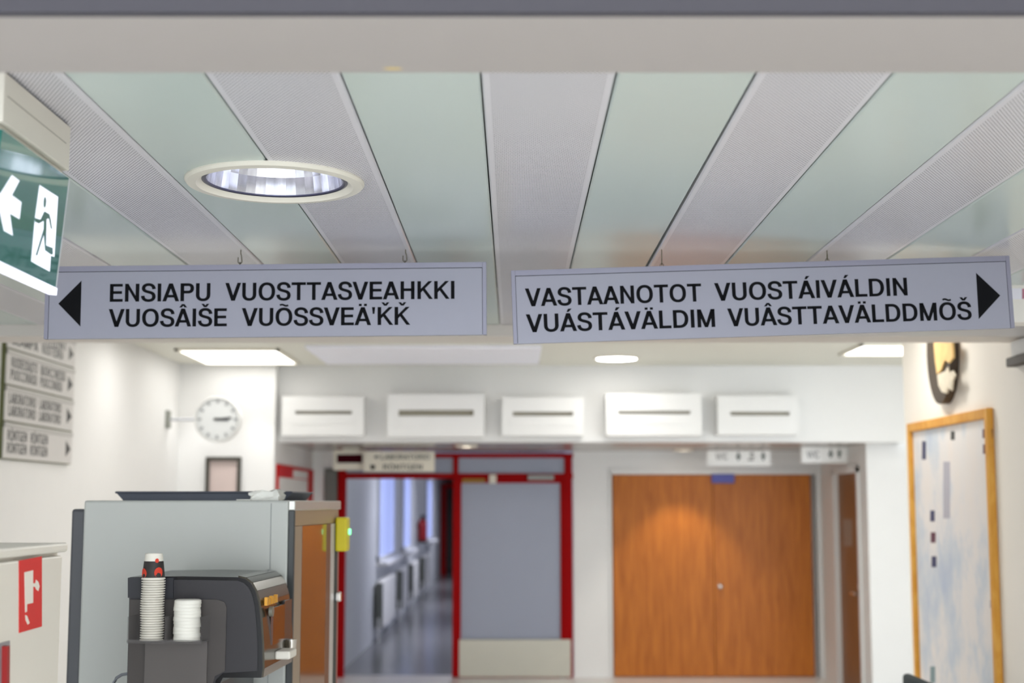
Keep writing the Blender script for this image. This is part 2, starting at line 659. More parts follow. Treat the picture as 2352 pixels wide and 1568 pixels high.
xr0, xr1 = atY(774, 1200, D2).x, atY(1317, 1200, D2).x       # red door set
xw0, xw1 = atY(1400, 1200, D2).x, atY(1876, 1200, D2).x      # wooden doors incl. frame
zw = atY(1600, 1082, D2).z
bm = bmesh.new()
box(bm, (pier_x, D2, 0), (xr0, D2 + 0.2, ZS + 0.2))
box(bm, (xr1, D2, 0), (xw0, D2 + 0.2, ZS + 0.2))
box(bm, (xw0, D2, zw), (xw1, D2 + 0.2, ZS + 0.2))
box(bm, (xw1, D2, 0), (XWC + 0.05, D2 + 0.2, ZS + 0.2))
box(bm, (xw0, D2 + 0.12, 0), (xw1, D2 + 0.2, zw))
struct('wall_back', bm, WHITE)

# ceilings
ceil = struct('ceiling', nb((XL, 2.0, ZC + 0.18), (XR, YB1, ZC + 0.2)), VOID)
struct('ceiling', nb((XL, YB2 - 0.05, ZF), (5.8, D1 + 0.1, ZF + 0.1)), CEILW)
struct('ceiling', nb((pier_x, D1 + 0.16, ZS), (XWC + 0.3, D2 + 0.1, ZS + 0.06)), SOFFM)
struct('ceiling', nb((XL, -1.2, 2.9), (XR, 2.0, 3.0)), CEILW)

# planks of the near ceiling
PM, PW = 0.551, 0.268
YP0, YP1 = 2.05, YB1 - 0.004
plank_meshes = {}
DL = atZ(632, 417, ZC)         # near downlight
R_DL = 0.236


def plank(kind, xc, w, m, taper=0.0):
    bm = bmesh.new()
    h = w / 2
    y0, y1 = YP0, YP1
    prof = [(-h, 0.03), (-h, 0.004), (-h + 0.004, 0.0), (h - 0.004, 0.0), (h, 0.004), (h, 0.03)]
    loop0 = [(x, 0, z) for x, z in prof]
    prism(bm, loop0, (0, y1 - y0, 0))
    if taper:
        for v in bm.verts:
            if v.co.y > 1 and v.co.x > 0:
                v.co.x -= taper
    near = abs(xc - DL.x) < h + R_DL
    if near:      # cut the lamp opening
        me = bpy.data.meshes.new('cut')
        bmesh.ops.recalc_face_normals(bm, faces=bm.faces)
        bm.to_mesh(me)
        bm.free()
        a = bpy.data.objects.new('cut_a', me)
        COL.objects.link(a)
        a.location = (xc, y0, ZC)
        cb = bmesh.new()
        solid_lathe(cb, [(R_DL - 0.02, -0.2), (R_DL - 0.02, 0.2)], (0, 0, 0), 64)
        cm = bpy.data.meshes.new('cutter')
        cb.to_mesh(cm)
        cb.free()
        c = bpy.data.objects.new('cut_b', cm)
        COL.objects.link(c)
        c.location = DL
        md = a.modifiers.new('b', 'BOOLEAN')
        md.operation = 'DIFFERENCE'
        md.solver = 'EXACT'
        md.object = c
        dg = bpy.context.evaluated_depsgraph_get()
        dg.update()
        res = bpy.data.meshes.new_from_object(a.evaluated_get(dg))
        bpy.data.objects.remove(a)
        bpy.data.objects.remove(c)
        res.name = kind
        res.materials.clear()
        res.materials.append(m)
        o = bpy.data.objects.new(kind, res)
    else:
        key = (kind, round(w, 3), taper)
        if key not in plank_meshes:
            me = bpy.data.meshes.new(kind)
            bmesh.ops.recalc_face_normals(bm, faces=bm.faces)
            bm.to_mesh(me)
            me.materials.append(m)
            plank_meshes[key] = me
        bm.free()
        o = bpy.data.objects.new(kind, plank_meshes[key])
    COL.objects.link(o)
    o.location = (xc, y0, ZC)
    o.parent = ceil
    return o


gap = 0.0035
for k in range(-6, 5):
    xc = 0.0695 + PM * k
    if XL < xc - PW / 2 and xc + PW / 2 < XR:
        plank('perforated_plank', xc, PW, PERF)
    xp = xc + PM / 2
    w = PM - PW - 2 * gap
    if XL < xp - w / 2 and xp + w / 2 < XR:
        plank('plain_plank', xp, w, PLAIN, 0.010 if k == 0 else 0.0)

# beams
y_far, y_near = atZ(1176, 167, 2.5).y, atZ(1176, 40, 2.5).y
bm = nb((XL, y_near, 2.5), (XR, y_far, 2.9))
b1 = struct('trim_1', bm, BEAMPAINT, 'pale beam across the ceiling with a dark grey front')
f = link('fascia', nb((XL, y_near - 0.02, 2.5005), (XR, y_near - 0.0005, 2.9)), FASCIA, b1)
# a yellowish scuff on the underside
c = atZ(905, 157, 2.5)
bm = bmesh.new()
prism(bm, [c + Vector((dx, dy, -0.0006)) for dx, dy in ((-.018, 0), (-.006, -.006), (.008, -.004), (.014, .003), (.002, .006), (-.012, .005))], (0, 0, 0.0005))
link('stain', bm, mat('yellowish_scuff', (205, 180, 120), 0.8), b1)
zb2 = atY(50, 772, YB1).z
struct('trim_2', nb((XL, YB1, zb2), (XR, YB2, ZF + 0.1)), BEAM2, 'low white beam behind the hanging signs')
# ceiling bulkhead at the right edge
bz = atY(2340, 740, 5.5).z
b3 = struct('trim_3', nb((1.75, 5.5, bz), (XR, 5.62, ZC)), CREAM, 'small cream ceiling fascia beside the right hand sign')
bm = bmesh.new()
prism(bm, [atY(*p, 5.5) for p in ((2322, 662), (2347, 662), (2347, 687), (2322, 687))], (0, -0.003, 0))
link('notice', bm, mat('white_notice', (240, 236, 244), 0.5), b3)
bm = bmesh.new()
prism(bm, [atY(*p, 5.5) for p in ((2347.5, 663), (2372, 663), (2372, 686), (2347.5, 686))], (0, -0.003, 0))
link('notice', bm, mat('pink_notice', (190, 120, 140), 0.5), b3)

# corridor behind the red doors
CXL, CXR = atY(789, 1300, D2).x - 0.06, 0.75
struct('wall_corridor_left', nb((CXL - 0.2, D2 + 0.2, 0), (CXL, 40, 2.7)), CORRW)
struct('wall_corridor_right', nb((CXR, D2 + 0.2, 0), (CXR + 0.2, 40, 2.7)), CORRW)
struct('wall_corridor_end', nb((CXL, 40, 0), (CXR, 40.2, 2.7)), DARKGREY)
struct('ceiling', nb((CXL - 0.1, D2 + 0.1, 2.6), (CXR + 0.1, 40, 2.7)), CORRW)
wn = 0
for y0, y1 in ((19.4, 22.0), (23.6, 25.4), (30.0, 32.0)):
    wn += 1
    w_ = Thing('window_%d' % wn, 'bright window in the corridor wall', None, (CXL, (y0 + y1) / 2, 1.2), kind='structure')
    fz0, fz1 = 1.02, 2.35
    bm = bmesh.new()
    for a, b in (((y0, fz0), (y0 + .06, fz1)), ((y1 - .06, fz0), (y1, fz1)), ((y0, fz0), (y1, fz0 + .06)), ((y0, fz1 - .06), (y1, fz1))):
        box(bm, (CXL - .005, a[0], a[1]), (CXL + .04, b[0], b[1]))
    w_.part('window_frame', bm, CORRW)
    w_.part('pane', nb((CXL - .004, y0 + .06, fz0 + .06), (CXL + .012, y1 - .06, fz1 - .06)), WINDOWB)
    w_.part('window_sill', nb((CXL, y0 - .05, fz0 - .05), (CXL + .16, y1 + .05, fz0)), WHITE)

# ================================================================== doors
# --- red steel door set
dr = Thing('door_1', 'red framed glazed door set with one leaf open onto the corridor', None, ((xr0 + xr1) / 2, D2, 0), kind='structure')


def bar(t, name, p, q, y0, y1, m, sub=None, bev=0.004):
    a, b = atY(*p, D2), atY(*q, D2)
    return t.part(name, bevel(nb((a.x, y0, a.z), (b.x, y1, b.z)), bev, 1), m, sub=sub)


FY0, FY1 = D2 - 0.03, D2 + 0.07
zt = atY(1100, 1041, D2).z
bar(dr, 'frame_post', (775, 1041), (789, 1556), FY0, FY1, REDFRAME)
bar(dr, 'frame_post', (1296, 1041), (1316, 1556), FY0, FY1, REDFRAME)
bar(dr, 'frame_post', (1041, 1041), (1053, 1096), FY0 + .002, FY1 - .002, REDFRAME)
bar(dr, 'frame_rail', (775, 1041), (1316, 1051), FY0 + .004, FY1 - .004, REDFRAME)
bar(dr, 'frame_rail', (775, 1087), (1316, 1099), FY0 + .004, FY1 - .004, REDFRAME)
bar(dr, 'transom_pane', (789, 1050), (1042, 1088), D2 + .01, D2 + .018, FROST)
bar(dr, 'transom_pane', (1052, 1050), (1297, 1088), D2 + .01, D2 + .018, FROST)
leaf = bar(dr, 'door_leaf', (1041, 1099), (1058, 1554), FY0 - .012, FY1 - .02, REDFRAME)
bar(dr, 'stile', (1287, 1099), (1298, 1554), FY0 - .010, FY1 - .02, REDFRAME, leaf)
bar(dr, 'leaf_rail', (1057, 1099), (1288, 1109), FY0 - .008, FY1 - .02, REDFRAME, leaf)
bar(dr, 'leaf_rail', (1057, 1546), (1288, 1555), FY0 - .008, FY1 - .02, REDFRAME, leaf)
bar(dr, 'glass', (1057, 1108), (1288, 1468), D2, D2 + .012, FROST, leaf)
bar(dr, 'kick_plate', (1055, 1467), (1311, 1553), FY0 - .02, FY0 - .009, KICK, leaf)
bar(dr, 'sticker', (1062, 1099), (1114, 1108), FY0 - .016, FY0 - .008, mat('dull_yellow_tape', (150, 112, 30), 0.6), leaf)
bar(dr, 'door_closer', (1124, 1090), (1140, 1110), FY0 - .05, FY0 - .008, PLASTICW, leaf)
bar(dr, 'closer_arm', (1212, 1090), (1272, 1103), FY0 - .05, FY0 - .008, mat('grey_closer', (128, 126, 122), 0.4, 0.4), leaf)

# --- wooden double door
dw = Thing('door_2', 'orange brown veneered double door in a white frame', None, ((xw0 + xw1) / 2, D2, 0), kind='structure')
WYF = D2 - 0.02
for p, q in (((1398, 1082), (1408, 1575)), ((1866, 1082), (1878, 1575)), ((1398, 1076), (1878, 1089))):
    a, b = atY(*p, D2), atY(*q, D2)
    dw.part('door_frame', bevel(nb((a.x, WYF, a.z), (b.x, D2 + 0.08, 0.0 if q[1] > 1500 else b.z)), .003, 1), WHITE)
ax, mx_, bx_ = atY(1408, 1300, D2).x, atY(1640, 1300, D2).x, atY(1867, 1300, D2).x
ztop = atY(1600, 1089, D2).z
l1 = dw.part('door_leaf', bevel(nb((ax + .003, D2 + .01, 0.008), (mx_ - .002, D2 + .055, ztop - .003)), .002, 1), OAK)
l2 = dw.part('door_leaf', bevel(nb((mx_ + .002, D2 + .01, 0.008), (bx_ - .003, D2 + .055, ztop - .003)), .002, 1), OAK)
a = atY(1654, 1346, D2)
dw.part('lock_knob', solid_lathe(bmesh.new(), [(.034, 0.012), (.034, 0), (.026, -.01), (.022, -.03), (.012, -.036)], (a.x, D2 + .005, a.z), 20, 'Y'), CHROME, True, l2)
a, b = atY(1634, 1088, D2), atY(1686, 1109, D2)
dw.part('blue_plate', bevel(nb((a.x, D2 - .03, a.z), (b.x, D2 + .012, b.z)), .004, 1), BLUETAG, sub=l1, label='blue plate at the top of the door')

# --- WC door on the side wall
bm = bmesh.new()
yd0, yd1 = atX(1976, 1300, XWC).y, atX(1922, 1300, XWC).y
zd = atX(1950, 1085, XWC).z
box(bm, (XWC, 13.15, 0), (XWC + .15, yd0, ZS + .1))
box(bm, (XWC, yd1, 0), (XWC + .15, D2, ZS + .1))
box(bm, (XWC, yd0, zd), (XWC + .15, yd1, ZS + .1))
struct('wall_wc', bm, WHITE)
dc = Thing('door_3', 'narrow looking brown toilet door in the side wall', None, (XWC, (yd0 + yd1) / 2, 0), kind='structure')
lf = dc.part('door_leaf', bevel(nb((XWC + .03, yd0 + .01, .008), (XWC + .07, yd1 - .01, zd - .004)), .002, 1), OAKD)
for a, b in (((yd0 - .05, 0), (yd0 + .008, zd + .05)), ((yd1 - .008, 0), (yd1 + .05, zd + .05)), ((yd0 - .05, zd - .003), (yd1 + .05, zd + .05))):
    dc.part('door_frame', nb((XWC - .02, a[0], a[1]), (XWC + .03, b[0], b[1])), WHITE)
h = atX(1969, 1364, XWC)
dc.part('handle', tube(bmesh.new(), [(XWC + .03, h.y, h.z), (XWC - .03, h.y, h.z), (XWC - .035, h.y + .03, h.z), (XWC - .035, h.y + .12, h.z)], .012), CHROME, True, lf)
h = atX(1973, 1346, XWC)
dc.part('lock', solid_lathe(bmesh.new(), [(.024, .03), (.024, -.004), (.018, -.012)], (XWC, h.y, h.z), 18, 'X'), CHROME, True, lf)
bm = bmesh.new()
prism(bm, [atX(*p, XWC + .03) for p in ((1937, 1192), (1957, 1192), (1958, 1254), (1939, 1254))], (-.002, 0, 0))
dc.part('notice', bm, mat('greyed_notice', (150, 132, 118), 0.5), sub=lf)

# ================================================================== lamps
def downlight(name, label, c, r, glow, deep=0.12, full=False):
    t = Thing(name, label, 'ceiling lamp', (c.x, c.y, c.z), group='round recessed ceiling lamps')
    ri = r * 0.81
    bm = bmesh.new()
    lathe(bm, [(r, 0.0), (r, -0.004), (r - 0.006, -0.011), (r - .03 * r / .236, -0.013), (ri + .006, -0.006), (ri, 0.0), (ri, 0.02)], c, 64)
    t.part('trim_ring', bm, TRIMC, True)
    bm = bmesh.new()
    lathe(bm, [(ri + .002, 0.0), (ri * .97, -.0025), (ri * .945, 0.0), (ri * .94, 0.004)], c, 64)
    t.part('gasket', bm, GASKET, True)
    # faceted reflector cup, open downwards
    bm = bmesh.new()
    n = 40
    rings = []
    for rr, hh in ((ri * .94, .003), (ri * .90, .05), (ri * .86, deep * .65), (ri * .78, deep)):
        rings.append([bm.verts.new(c + Vector((rr * math.cos(2 * math.pi * i / n), rr * math.sin(2 * math.pi * i / n), hh))) for i in range(n)])
    for a, b in zip(rings, rings[1:]):
        for i in range(n):
            bm.faces.new((a[i], a[(i + 1) % n], b[(i + 1) % n], b[i]))
    t.part('reflector', bm, MIRROR)
    bm = bmesh.new()
    solid_lathe(bm, [(ri * .78, deep + .004), (ri * .78, deep - .004)], c, 40)
    t.part('lamp_disc', bm, glow)
    return t


downlight('downlight', 'large round recessed lamp with mirror reflector above the left hanging sign', DL, R_DL, LAMPNEAR)

# shallow round lamps of the hall: built as surface discs with ring
def disc_lamp(label, c, r, glow):
    t = Thing('ceiling_lamp', label, 'ceiling lamp', (c.x, c.y, c.z))
    bm = bmesh.new()
    lathe(bm, [(r, 0), (r, -.012), (r - .015, -.018), (r - .03, -.012), (r - .03, -.006)], c, 48)
    t.part('trim_ring', bm, TRIMC, True)
    bm = bmesh.new()
    solid_lathe(bm, [(r - .03, 0.0), (r - .03, -.012)], c, 48)
    t.part('diffuser', bm, glow)
    return t


c = atZ(1416, 821, ZF)
disc_lamp('bright round ceiling lamp above the row of white vent boxes', c, 0.2, LAMP)
for x, y, g, lb in ((-2.35, 10.4, LAMPL, 'round ceiling lamp near the left wall, hidden by the beam'), (-0.9, 8.9, LAMPFILL, 'added unseen round lamp in the middle of the hall, behind the beam'),
                    (0.8, 10.0, LAMPFILL, 'added unseen round lamp nearer the vent boxes, behind the beam'), (1.95, 8.1, LAMPM, 'round ceiling lamp near the map wall, hidden by the beam')):
    disc_lamp(lb, Vector((x, y, ZF)), 0.2, g)


def panel_lamp(label, x0, y0, x1, y1, z, glow):
    t = Thing('ceiling_light_panel', label, 'ceiling lamp', ((x0 + x1) / 2, (y0 + y1) / 2, z))
    bm = bmesh.new()
    for a, b in (((x0, y0), (x1, y0 + .03)), ((x0, y1 - .03), (x1, y1)), ((x0, y0), (x0 + .03, y1)), ((x1 - .03, y0), (x1, y1))):
        box(bm, (a[0], a[1], z - .02), (b[0], b[1], z))
    t.part('frame', bm, PLASTICW)
    t.part('diffuser', nb((x0 + .03, y0 + .03, z - .014), (x1 - .03, y1 - .03, z - .002)), glow)
    return t


a, b = atZ(690, 837, ZF), atZ(612, 800, ZF)
pl_ = panel_lamp('bright rectangular ceiling light above the wall clock', -2.75, b.y, -1.9, min(a.y, 12.6), ZF, PANELGLOW)
for i_, (x_, y_) in enumerate(((-2.78, 12.36), (-2.27, 12.36))):      # the two bulbs of this fitting, washing the pier
    sq = bpy.data.lights.new('fitting_bulb', 'SPOT')
    sq.energy, sq.spot_size, sq.spot_blend, sq.shadow_soft_size = 16, math.radians(62), .8, .05
    so = bpy.data.objects.new('fitting_bulb', sq)
    COL.objects.link(so)
    so.parent = pl_.o
    so.location = Vector((x_, y_, ZF - .03)) - pl_.o.location
    so.rotation_euler = (math.radians(8), 0, 0)
a = atZ(2080, 812, ZF)
panel_lamp('bright rectangular ceiling light at the right above the map wall corner', 2.72, a.y - .75, 3.7, a.y, ZF, PANELGLOW)
# unlit lavender ceiling panel
p = [atZ(*q, ZF) for q in ((742, 794), (770, 829), (1236, 829), (1222, 790))]
t = Thing('ceiling_panel', 'pale lavender flat panel fixed to the hall ceiling', 'panel', (-.9, p[1].y - .7, ZF))
t.part('board', bevel(nb((-1.65, p[1].y - 1.3, ZF - .03), (.22, p[1].y, ZF)), .005, 1), LAVENDER)
t.part('edge_trim', nb((-1.66, p[1].y - 0.002, ZF - .032), (.23, p[1].y + .012, ZF)), ALUFR)
# small recessed soffit lamp before the wooden door, and corridor lamps
sp = bpy.data.lights.new('soffit_spot', 'SPOT')
sp.energy, sp.spot_size, sp.spot_blend, sp.shadow_soft_size = 42, math.radians(80), .5, .05
sp.color = (1, .93, .82)
spo = bpy.data.objects.new('soffit_spot', sp)
COL.objects.link(spo)
sl = disc_lamp('small round lamp in the lowered ceiling before the wooden doors', Vector((1.74, 14.6, ZS)), .11, mat('soffit_lamp_glow', (255, 255, 255), .5, emit=(255, 240, 215), estr=15.0))
spo.parent = sl.o
spo.location = (0, 0, -.03)
spo.rotation_euler = (math.radians(10), 0, 0)
disc_lamp('added small round lamp in the lowered ceiling before the red doors', Vector((-.45, 13.6, ZS)), .11, mat('soffit_lamp_glow', (255, 255, 255)))  # extra lamp, added to brighten the recess around the red doors
for y, lb in ((19.5, 'nearest round lamp on the corridor ceiling'), (25.5, 'middle round lamp on the corridor ceiling'), (32.0, 'farthest round lamp on the corridor ceiling')):
    disc_lamp(lb, Vector((-.5, y, 2.6)), .18, mat('corridor_lamp_glow', (255, 255, 255), .5, emit=(240, 242, 255), estr=190.0))

# ================================================================== the two hanging signs
def hanging_sign(name, label, q, Y, words, arrow, hooks, turn):
    cx, cz, yaw, roll, w, h = q
    u = Vector((math.cos(yaw) * math.cos(roll), math.sin(yaw) * math.cos(roll), math.sin(roll)))
    v = Vector((-math.cos(yaw) * math.sin(roll), -math.sin(yaw) * math.sin(roll), math.cos(roll)))
    n = u.cross(v).normalized()
    if n.y > 0:
        n = -n
    c0 = Vector((cx, Y, cz))
    t = Thing(name, label, 'sign', (cx, Y, cz - h / 2))
    m4 = Matrix((u.to_4d(), v.to_4d(), n.to_4d(), Vector((0, 0, 0, 1)))).transposed()
    m4 = Matrix(((u.x, v.x, n.x, c0.x), (u.y, v.y, n.y, c0.y), (u.z, v.z, n.z, c0.z), (0, 0, 0, 1)))

    def lb(a, b, bev=0.0):
        bm = nb(a, b)
        if bev:
            bevel(bm, bev, 1)
        bm.transform(m4)
        return bm
    cap_w, rail = 0.0135, 0.0185
    T = 0.018
    t.part('face_plate', lb((-w / 2 + cap_w + .0013, -h / 2, -T), (w / 2 - cap_w - .0013, h / 2 - rail - .002, 0)), SIGNM)
    t.part('top_rail', lb((-w / 2 + cap_w, h / 2 - rail, -T - .002), (w / 2 - cap_w, h / 2, .0015), .0006), SIGNRAIL)
    t.part('core', lb((-w / 2 + .004, -h / 2 + .003, -T + .004), (w / 2 - .004, h / 2 - .004, -.003)), SIGNLINE)
    for s in (-1, 1):
        a = sorted((s * w / 2, s * (w / 2 - cap_w)))
        t.part('end_cap', lb((a[0], -h / 2, -T - .002), (a[1], h / 2, .0018), .0006), SIGNRAIL)
    for text, pl, pr, cap in words:
        bm = bmesh.new()
        word_px(bm, text, pl, pr, cap, c0, n, v)
        t.part('lettering', bm, BLACKP)
    bm = bmesh.new()
    prism(bm, [on_plane(*p, c0, n) + n * .0001 for p in arrow], n * .0006)
    t.part('arrow', bm, BLACKP)
    for hx, hy in hooks:
        p = on_plane(hx, hy, c0 - n * T * .5, n)            # top edge spot
        loc = (p - c0).dot(u)
        e = c0 + u * loc + v * (h / 2) - n * (T * .5)
        d = Vector((1, 0, 0)) if not turn else Vector((0.12, 0.99, 0)).normalized()
        r = .0065
        bm = bmesh.new()
        # eyelet on the rail
        tube(bm, [e + d.cross(Vector((0, 0, 1))) * (.006 * math.cos(a)) + Vector((0, 0, .004 + .006 * math.sin(a))) for a in [i * math.pi / 5 for i in range(-1, 7)]], .0012, 6)
        eye = t.part('eyelet', bm, STEEL, True)
        bm = bmesh.new()
        zb = e.z + .0055
        ztop_ = ZC + .002
        cc = Vector((e.x, e.y, zb + r))
        H = ztop_ - zb
        pts = [Vector((e.x, e.y, ztop_)) + d * .002, Vector((e.x, e.y, zb + H * .70)) + d * .002, Vector((e.x, e.y, zb + H * .55)) + d * .0045]
        pts += [cc + d * (r * math.cos(a)) + Vector((0, 0, r * math.sin(a) * 1.15)) for a in [-i * math.pi / 8 for i in range(0, 9)]]
        pts += [cc - d * r + Vector((0, 0, min(.014, H * .35)))]
        tube(bm, pts, .0016, 6)
        t.part('hook', bm, STEEL, True)
    return t


capL = 41.6 / F * 4.76
hanging_sign('hanging_sign', 'grey hanging sign reading ENSIAPU with a black arrow pointing left',
             (-0.8329, 2.4769, -0.0153, 0.0082, 1.4841, 0.2459), 4.72,
             [('ENSIAPU', (252, 693), (483, 691), capL), ('VUOSTTASVEAHKKI', (517, 690.7), (1044, 686), capL),
              ('VUOSÂIŠE', (249, 750.8), (521, 749), capL), ("VUÕSSVEÄ'ǨǨ", (555, 748.7), (942, 745.7), capL)],
             [(134, 697.2), (187.4, 644.2), (184.6, 749.5)], [(551, 607), (930, 603)], False)
hanging_sign('hanging_sign', 'grey tilted hanging sign reading VASTAANOTOT with a black arrow pointing right',
             (0.838, 2.4806, 0.034, 0.0359, 1.688, 0.2467), 4.72,
             [('VASTAANOTOT', (1207, 703.8), (1612, 692), capL), ('VUOSTÁIVÁLDIN', (1642, 691.2), (2085, 678.3), capL),
              ('VUÁSTÁVÄLDIM', (1209, 763.3), (1643, 750.6), capL), ('VUÂSTTAVÄLDDMÕŠ', (1672, 749.7), (2232, 733.5), capL)],
             [(2241.7, 626.4), (2297.4, 678.4), (2248, 732.5)], [(1520, 609), (1900, 599)], True)

# ================================================================== exit sign
EX = atZ(163, 288, ZC)
ex_x, ex_y1 = EX.x, EX.y
t = Thing('exit_sign', 'green illuminated exit sign with arrow and running figure on a ceiling box', 'exit sign', (ex_x - .03, ex_y1 - .2, 2.29))
zh = atX(158, 392, ex_x).z
t.part('housing', bevel(nb((ex_x - .07, ex_y1 - .42, zh), (ex_x, ex_y1, ZC - .004)), .003, 2), HOUSING)
t.part('housing_lip', bevel(nb((ex_x - .06, ex_y1 - .415, zh - .018), (ex_x - .012, ex_y1 - .006, zh)), .006, 2), HOUSING)
t.part('housing_seam', nb((ex_x - .002, ex_y1 - .40, zh + .055), (ex_x + .0008, ex_y1 - .03, zh + .057)), mat('seam_line', (170, 164, 152), .6))
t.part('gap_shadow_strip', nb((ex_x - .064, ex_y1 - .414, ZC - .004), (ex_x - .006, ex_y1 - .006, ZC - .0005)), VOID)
px_ = ex_x - .001
lean = Vector((-.085, 0, -1)).normalized()
ptop = Vector((px_, ex_y1 + .002, zh - .016))
pn = Vector((1, 0, -.085)).normalized()
plh = .25
PL = .42
a0, a1 = ptop + Vector((0, -PL, 0)), ptop
b0, b1 = a0 + lean * plh, a1 + lean * plh
bm = bmesh.new()
prism(bm, [a0, a1, b1, b0], pn * -.012)
t.part('green_panel', bm, EXITG)
bm = bmesh.new()
prism(bm, [a1, a1 + Vector((0, .008, 0)), b1 + Vector((0, .008, 0)), b1], pn * -.012)
t.part('panel_edge', bm, ACRYL)
bm = bmesh.new()
e0, e1 = b0 + pn * .002, b1 + pn * .002 + Vector((0, .008, 0))
prism(bm, [e0, e1, e1 + lean * .016, e0 + lean * .016], pn * -.018)
t.part('glow_strip', bm, EXITEDGE)


def z2(x, y):
    return (x / 3.92, 360 + y / 3.92)


def exit_print(name, pts, m, off=.0004):
    bm = bmesh.new()
    prism(bm, [on_plane(*p, ptop, pn) + pn * off for p in pts], pn * .0004)
    t.part(name, bm, m)


exit_print('arrow', [z2(*p) for p in ((105, 165), (172, 215), (103, 345), (190, 408), (172, 560), (85, 508), (112, 708), (35, 665), (-45, 300), (0, 335))], EXITW)
exit_print('door_symbol', [z2(*p) for p in ((355, 255), (520, 360), (487, 900), (455, 890), (445, 1032), (330, 970), (280, 940), (315, 545))], EXITW)
fig = [[(388, 400), (395, 365), (406, 360), (412, 395), (408, 440), (398, 462), (388, 445)],
       [(308, 548), (360, 565), (395, 490), (440, 515), (452, 560), (465, 655), (452, 640), (436, 555), (415, 560), (410, 800), (400, 830), (390, 700), (330, 888), (316, 885), (388, 650), (390, 575), (345, 600), (312, 585)],
       [(405, 795), (470, 820), (472, 875), (455, 880), (400, 840)]]
for q in fig:
    exit_print('running_figure', [z2(*p) for p in q], EXITG, .0009)

# ================================================================== vent boxes on the bulkhead
vents = [((648, 910), (835, 1000), .20), ((890, 905), (1112, 1003), .26), ((1153, 912), (1340, 1000), .20), ((1392, 903), (1612, 1000), .26), ((1648, 908), (1835, 998), .20)]
vlab = ['leftmost white vent box, above the red display', 'second white vent box from the left, above the red door frame', 'middle white vent box of the row of five', 'fourth white vent box, above the left end of the wooden doors', 'rightmost white vent box, left of the bare bulkhead']
slots = [((678, 943), (808, 951)), ((915, 941), (1088, 955)), ((1178, 945), (1316, 955)), ((1420, 943), (1586, 951)), ((1678, 945), (1814, 954))]
for (p, q, d), lb, (sp, sq) in zip(vents, vlab, slots):
    Y = D1 - d
    a, b = atY(*p, Y), atY(*q, Y)
    t = Thing('vent_box', lb, 'vent', ((a.x + b.x) / 2, D1, b.z), group='white vent boxes on the bulkhead')
    sa, sb = atY(*sp, Y), atY(*sq, Y)
    bm = bmesh.new()
    box(bm, (a.x, Y, a.z), (b.x, D1 - .001, sa.z))
    box(bm, (a.x, Y, sb.z), (b.x, D1 - .001, b.z))
    box(bm, (a.x, Y, sa.z), (sa.x, D1 - .001, sb.z))
    box(bm, (sb.x, Y, sa.z), (b.x, D1 - .001, sb.z))
    body = t.part('casing', bm, WHITE)
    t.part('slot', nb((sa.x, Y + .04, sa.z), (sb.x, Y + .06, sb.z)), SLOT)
    t.part('lower_flap', nb((sa.x - .02, Y - .006, sb.z - .09), (sb.x + .02, Y + .002, sb.z - .025)), WHITE)

# ================================================================== wall directory (left wall)
DXL = XL + 0.03
nrm = Vector((1, 0, 0))
y0 = atX(12, 900, DXL).y
y1 = atX(170, 900, DXL).y
pz = lambda px, py: atX(px, py, DXL).z
zbot = pz(90, 1060)
t = Thing('directory_sign', 'grey wall directory of four sign plates with arrows on the left wall', 'sign', (XL, (y0 + y1) / 2, zbot))
t.part('back_board', nb((XL, y0, zbot), (DXL - .006, y1, zbot + .98)), mat('olive_edge_board', (96, 100, 60), .5))
bounds = [zbot, pz(12, 966), pz(12, 881), pz(14, 797), pz(14, 720)]
rows = [[('RÖNTGEN', 'RÖNTGEN'), ('RÖNTGEN', 'RÖNTGEN')], [('LABORATORIO', 'LABORATORIO'), ('LABORATORIO', 'LABORATORIO')], [('VUODEOSASTO', 'BUOHCCIVIESSU'), ('PUOCCIVIÄSU', 'PUOCCIVIÄSU')], [('NEUVOLA', 'RÁVVEHAT'), ('SEAMPA', 'VUOSTTESVEA')]]
for i in range(4):
    za, zb_ = bounds[i], bounds[i + 1]
    plate = t.part('sign_plate', nb((DXL - .006, y0 + .004, za + .004), (DXL, y1 - .004, zb_ - .006)), mat('pale_grey_sign_plate', (206, 203, 200), .45))
    t.part('plate_rail', nb((DXL - .006, y0 + .004, zb_ - .035), (DXL + .006, y1 - .004, zb_ - .006)), mat('grey_plate_rail', (188, 186, 182), .45), sub=plate)
    H = zb_ - za
    for r in range(2):
        zz = za + H * (.50 if r == 0 else .16)
        cap = .062
        Lw = y1 - y0
        if i == 0:
            spans = ((.05, .31), (.36, .61))
        elif i == 1:
            spans = ((.05, .42), (.47, .80))
        else:
            spans = ((.06, .42), (.47, .85 if r == 0 else .80))
        for wd, (s0, s1) in zip(rows[i][r], spans):
            bm = bmesh.new()
            add_word(bm, wd, Vector((DXL, y0 + Lw * s0, zz)), Vector((0, 1, 0)), Vector((0, 0, 1)), nrm, Lw * (s1 - s0), cap)
            t.part('lettering', bm, GREYTEXT, sub=plate)
    bm = bmesh.new()
    prism(bm, [Vector((DXL + .0002, y0 + Lw * .895, za + H * .22)), Vector((DXL + .0002, y0 + Lw * .975, za + H * .46)), Vector((DXL + .0002, y0 + Lw * .895, za + H * .70))], (.0006, 0, 0))
    t.part('arrow', bm, GREYTEXT, sub=plate)

